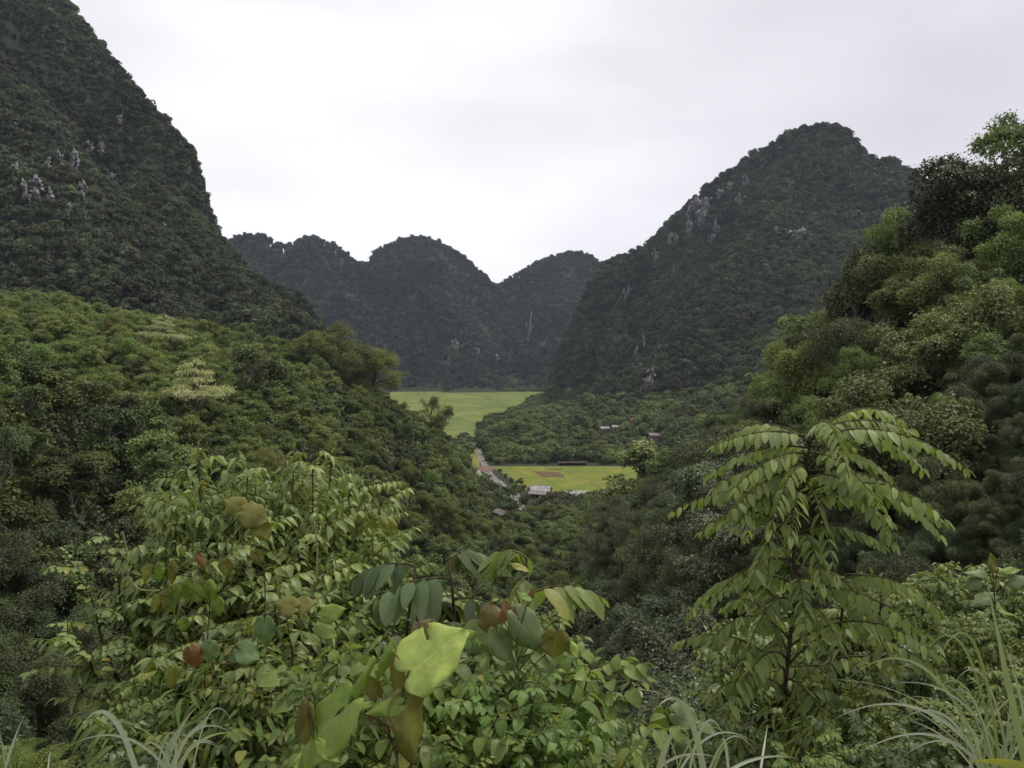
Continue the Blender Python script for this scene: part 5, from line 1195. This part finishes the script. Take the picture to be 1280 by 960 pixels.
big_plant('round_leaved_vine', 335, 3.3, 'vine with large olive leaves climbing through the big leafy bush', 'vine', [(312, 640), (330, 690), (332, 760), (320, 850)], [
    L_(302, 636, 150, 32, 34, (-.2, .6, .8), 'olive', d=-.05), L_(306, 640, -20, 38, 44, (.1, .5, .85), 'olive', lab='large olive leaf with pale ribs', d=-.1), L_(322, 652, -62, 36, 32, (.2, .3, .9), 'olive', d=-.08),
    L_(318, 690, -70, 24, 18, fc, 'olive'), L_(281, 702, -85, 26, 24, fc, 'olive'),
    L_(330, 778, -90, 42, 36, (0, .35, .95), 'blue', lab='blue-green heart leaf facing out', d=-.25), L_(300, 812, -30, 36, 38, (.1, .5, .8), 'blue', d=-.3, lab='blue-green heart leaf below the other'),
    L_(368, 758, 165, 32, 32, (0, .7, .7), 'olive', d=-.3), L_(370, 758, 15, 32, 32, (0, .7, .7), 'olive', d=-.28, lab='paired olive leaf, one side of the ribbed pair'), L_(404, 770, 20, 36, 30, (.3, .5, .8), 'green', d=-.3), L_(398, 785, -20, 34, 26, (.2, .7, .6), 'green', d=-.3),
    L_(262, 806, -100, 32, 30, fc, 'grey', d=-.3), L_(240, 812, -80, 34, 30, (.2, .5, .8), 'orange', d=-.3, lab='rust-orange heart leaf'), L_(216, 838, -100, 34, 22, (.3, .4, .8), 'yellow', d=-.25), L_(190, 842, 200, 28, 18, up, 'yellow', d=-.25),
    L_(246, 690, -70, 34, 14, fc, 'orange', heart=0, lab='long orange leaf'), L_(228, 682, -95, 18, 13, fc, 'yellow', heart=0)])
big_plant('hanging_leaved_branch', 235, 3.2, 'branch with row of glossy green leaves hanging out over the dark bank', 'plant', [(262, 722), (262, 760), (255, 860)], [
    L_(262, 724, -92, 44, 24, (.3, .3, .9), 'green', heart=0), L_(250, 722, -100, 46, 24, (-.2, .3, .9), 'green', heart=0, lab='glossy bright green leaf'), L_(236, 722, -98, 42, 22, (.2, .3, .9), 'green', heart=0, d=.03), L_(222, 728, -102, 40, 20, (0, .4, .9), 'green', heart=0),
    L_(210, 736, -105, 40, 20, fc, 'olive', heart=0), L_(198, 742, -112, 36, 18, fc, 'yellow', heart=0), L_(215, 700, -95, 40, 20, fc, 'olive', heart=0, d=.05), L_(200, 702, -100, 36, 20, fc, 'green', heart=0, d=.05), L_(186, 704, -110, 34, 16, fc, 'yellow', heart=0, d=.04), L_(270, 745, -85, 36, 20, fc, 'green', heart=0, d=-.03), L_(228, 772, -95, 24, 18, fc, 'green', heart=0)])
big_plant('yellow_tipped_branch', 455, 4.3, 'branch tip with drooping yellow-green leaves at the edge of the big bush', 'plant', [(448, 640), (440, 690), (430, 780)], [
    L_(440 + 9 * k, 640 + 3 * (k % 3), -95 + 6 * k, 34, 15, fc, 'yellow' if k % 3 else 'green', heart=0, d=.03 * (k % 2)) for k in range(6)] + [L_(428, 648, -110, 34, 16, fc, 'yellow', heart=0), L_(470, 652, -40, 26, 12, fc, 'yellow', heart=0)])
big_plant('lobed_leaf_climber', 840, 2.7, 'climber with pale lobed leaves and curling tendrils at the bottom', 'vine', [(835, 882), (842, 915), (850, 965)], [
    L_(830, 890, -100, 34, 34, fc, 'green', lab='yellow-green lobed leaf'), L_(845, 892, -20, 44, 44, (0, .5, .8), 'grey'), L_(872, 905, -15, 34, 26, up, 'grey', d=.05), L_(824, 912, 190, 26, 22, up, 'grey'), L_(850, 925, -70, 34, 30, fc, 'grey', d=-.05)])
big_plant('broad_leaved_sprout', 1240, 3.2, 'sprout with upright yellow-green tip leaf above the slope shrubs', 'plant', [(1241, 715), (1244, 760), (1250, 860)], [
    L_(1241, 716, 90, 30, 16, fc, 'olive', heart=0, lab='upright yellow-green tip leaf'), L_(1246, 716, 15, 42, 14, up, 'green', heart=0), L_(1236, 718, 170, 44, 18, up, 'grey', heart=0), L_(1225, 728, 200, 26, 22, fc, 'grey'), L_(1262, 726, -10, 34, 24, fc, 'grey'), L_(1240, 745, -160, 40, 24, up, 'grey', d=.1), L_(1248, 760, -20, 40, 22, up, 'green', d=.1)])
def tendril(pts_px, y, rad, lab, seed=0, col='tendril', name='tendril'):
    pts = np.array([at(a, b, y + .02 * k) for k, (a, b) in enumerate(pts_px)]); t = np.linspace(0, len(pts) - 1, 50); P = np.stack([np.interp(t, range(len(pts)), pts[:, c]) for c in range(3)], 1)
    for _ in range(10): P[1:-1] = (P[:-2] + 2 * P[1:-1] + P[2:]) / 4
    mb = MB(); tube(mb, P - P[-1], rad, 6); o = mb.build(name, M[col]); o.location = P[-1]; tag(o, lab, 'vine tendril'); return o
tendril([(762, 838), (790, 850), (772, 852), (742, 842), (725, 838)], 2.5, .002, 'looping tendril reaching from the grey-green shrub over the dark ravine')
tendril([(792, 846), (812, 856), (824, 872), (818, 885), (800, 890)], 2.7, .0022, 'curved pale tendril arching left above the lobed leaves')
tendril([(800, 862), (826, 866), (838, 880), (832, 890)], 2.68, .002, 'short tendril beside the curved pale one')
tendril([(153, 664), (160, 690), (159, 722), (175, 738), (200, 738)], 3.6, .003, 'pale drooping twig with loop at the outer side of the big bush')
tendril([(393, 652), (397, 680), (396, 720), (394, 760)], 3.7, .004, 'pale upright twig in front of the valley side of the big bush')

# grasses
def blade(mb, base, tip, sag, wd, r, knee=None):
    n_ = 22; base, tip = np.asarray(base, float), np.asarray(tip, float)
    c = base + (tip - base) * .45; c = c + [0, 0, sag]
    if knee is not None:
        kp = np.asarray(knee, float); P = np.concatenate([bez(base, (base + kp) / 2, kp, 6)[:-1], bez(kp, kp + (tip - kp) * .42 + [0, 0, sag], tip, n_ - 5)])
    else: P = bez(base, c, tip, n_)
    tg = unit(np.gradient(P, axis=0)); sd_ = unit(np.cross(tg, [0, -1, .3])); nn = np.cross(sd_, tg)
    t = np.linspace(0, 1, n_); w_ = wd * .82 * np.interp(t, [0, .15, .6, 1], [.6, 1, .8, .03])[:, None]
    V = np.stack([P - sd_ * w_ + nn * w_ * .35, P, P + sd_ * w_ + nn * w_ * .35], 1).reshape(-1, 3)
    q = [[3 * i + s_, 3 * i + s_ + 1, 3 * i + 3 + s_ + 1, 3 * i + 3 + s_] for i in range(n_ - 1) for s_ in (0, 1)]
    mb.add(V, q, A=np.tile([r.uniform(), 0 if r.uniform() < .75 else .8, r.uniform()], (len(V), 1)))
def grass(name, blades, y, bpx, lab, mat='grass', n_extra=0, spread=90, hh=120, seed=0, wd=.0045):
    r = np.random.RandomState(seed); g0 = at(bpx, 960, y); z = land1(g0[0], y); e0 = np.array([g0[0], y, min(z, g0[2] - .1)])
    mb = MB()
    for bx, tx, ty, sag, w_, d in blades:
        B = at(bx, 985, y + d); B[2] = e0[2] + .02; mb2 = at(tx, ty, y + d + r.uniform(-.15, .15)); blade(mb, B - e0, mb2 - e0, sag, w_, r, at(bx, 968, y + d) - e0)
    for _ in range(n_extra):
        bx = bpx + r.normal(0, 22); d = r.uniform(-.2, .3); B = at(bx, 985, y + d); B[2] = e0[2] + .02; tx = bx + r.normal(0, spread); ty = 955 - r.uniform(.2, 1) * hh
        blade(mb, B - e0, at(tx, ty, y + d) - e0, r.uniform(.05, .2), wd * r.uniform(.3, 1.0), r, at(bx, 968, y + d) - e0)
    o = mb.build(name, M[mat]); o.location = e0; tag(o, lab, 'grass'); return o
grass('grass_clump', [(1235, 1056, 852, .34, .0058, 0), (1245, 1150, 828, .42, .005, .1), (1250, 1172, 826, .40, .006, 0), (1240, 1040, 900, .22, .006, .05), (1235, 1075, 940, .14, .005, -.1), (1242, 1165, 868, .25, .005, 0), (1250, 1278, 895, .12, .006, 0), (1228, 1120, 905, .2, .005, .1), (1262, 1190, 858, .3, .005, .1), (1230, 1130, 945, .12, .005, -.1)],
      1.9, 1240, 'silvery arching grass clump at the bottom near the frame corner', n_extra=30, spread=80, hh=110, seed=4)
grass('broad_grass', [(1284, 1232, 716, -.02, .012, 0), (1290, 1252, 800, .1, .006, .1)], 1.7, 1284, 'single broad upright grass blade crossing the slope shrubs', seed=6)
grass('broad_grass', [(1300, 1210, 952, .02, .012, 0), (1310, 1276, 775, .05, .004, 0)], 1.3, 1300, 'bright green blade lying across the bottom corner', mat='lush', seed=8)
grass('grass_clump', [(205, 246, 884, .05, .0065, 0), (215, 262, 905, .07, .0055, 0), (222, 270, 930, .07, .006, 0), (210, 292, 918, .12, .004, .1), (215, 318, 925, .1, .004, 0), (200, 232, 905, .05, .005, .05)], 1.6, 210, 'silvery grass tuft with broad blades bending over beside the fern', n_extra=9, spread=45, hh=50, seed=2)
grass('broad_grass', [(172, 104, 904, .16, .0085, 0)], 1.7, 172, 'single pale blade bending left beside the fern')
grass('broad_grass', [(5, 30, 895, .02, .004, 0), (60, 66, 930, .03, .003, 0)], 1.7, 10, 'thin straight grass blades rising from the fern', n_extra=4, spread=40, hh=50, seed=3, wd=.003)
grass('grass_clump', [(880, 822, 884, .16, .009, 0), (822, 858, 912, .08, .008, .02), (815, 900, 948, .05, .004, 0), (950, 960, 905, .02, .004, .2), (905, 996, 948, .04, .005, 0), (890, 917, 925, .04, .004, 0)], 1.6, 860, 'two broad pale blades crossing in front of the lobed leaves', n_extra=9, spread=60, hh=45, seed=9)

# bright fern in the corner
def fern(px, row, y, n_, L, lab, seed):
    r = np.random.RandomState(seed); c = at(px, row + 60, y); e_ = empty('fern', c)
    for q in range(n_):
        lb, sb = MB(), MB(); az = q * 2.4 + r.uniform(-.3, .3); h = np.array([math.cos(az), math.sin(az), 0]); LL = L * r.uniform(.7, 1.1)
        pts = bez((0, 0, -.1), h * LL * .35 + [0, 0, LL * .75], h * LL * .9 + [0, 0, LL * .42], 12); tube(sb, pts, np.linspace(.003, .001, 12), 4)
        t = np.linspace(.2, 1, 20); P = np.stack([np.interp(t, np.linspace(0, 1, 12), pts[:, k]) for k in range(3)], 1); ax = unit(np.gradient(P, axis=0)); sd_ = unit(np.cross(ax, [0, 0, 1.0]))
        for sg in (-1, 1):
            pl = LL * .26 * np.sin(math.pi * np.clip(t * .85 + .12, 0, 1)); 
            for k in range(9):
                f = (k + .5) / 9; PP = P + (sd_ * sg + ax * .3 + [0, 0, -.15]) * (pl * f)[:, None]
                for s2 in (-1, 1):
                    leaves(lb, PP, ax * s2 * .9 + sd_ * sg * .5 + r.normal(size=P.shape) * .45, unit(np.array([0, 0, 1.0]) + r.normal(size=P.shape) * .6), np.maximum(pl * .30 * (1.1 - f), .004), np.maximum(pl * .035, .0009), np.stack([r.uniform(size=20), np.zeros(20), np.full(20, r.uniform())], 1), 'kite')
        f_ = lb.build('frond', M['fern'], e_); sb.build('stalk', M['stem'], f_)
    tag(e_, lab, 'fern', None)
fern(15, 945, 1.9, 15, .17, 'bright yellow-green fern filling the very bottom corner', 1)
fern(75, 955, 2.0, 13, .15, 'smaller bright fern beside the corner fern', 2)
fern(-25, 930, 2.1, 11, .19, 'fern half outside the frame behind the corner fern', 3)
#END
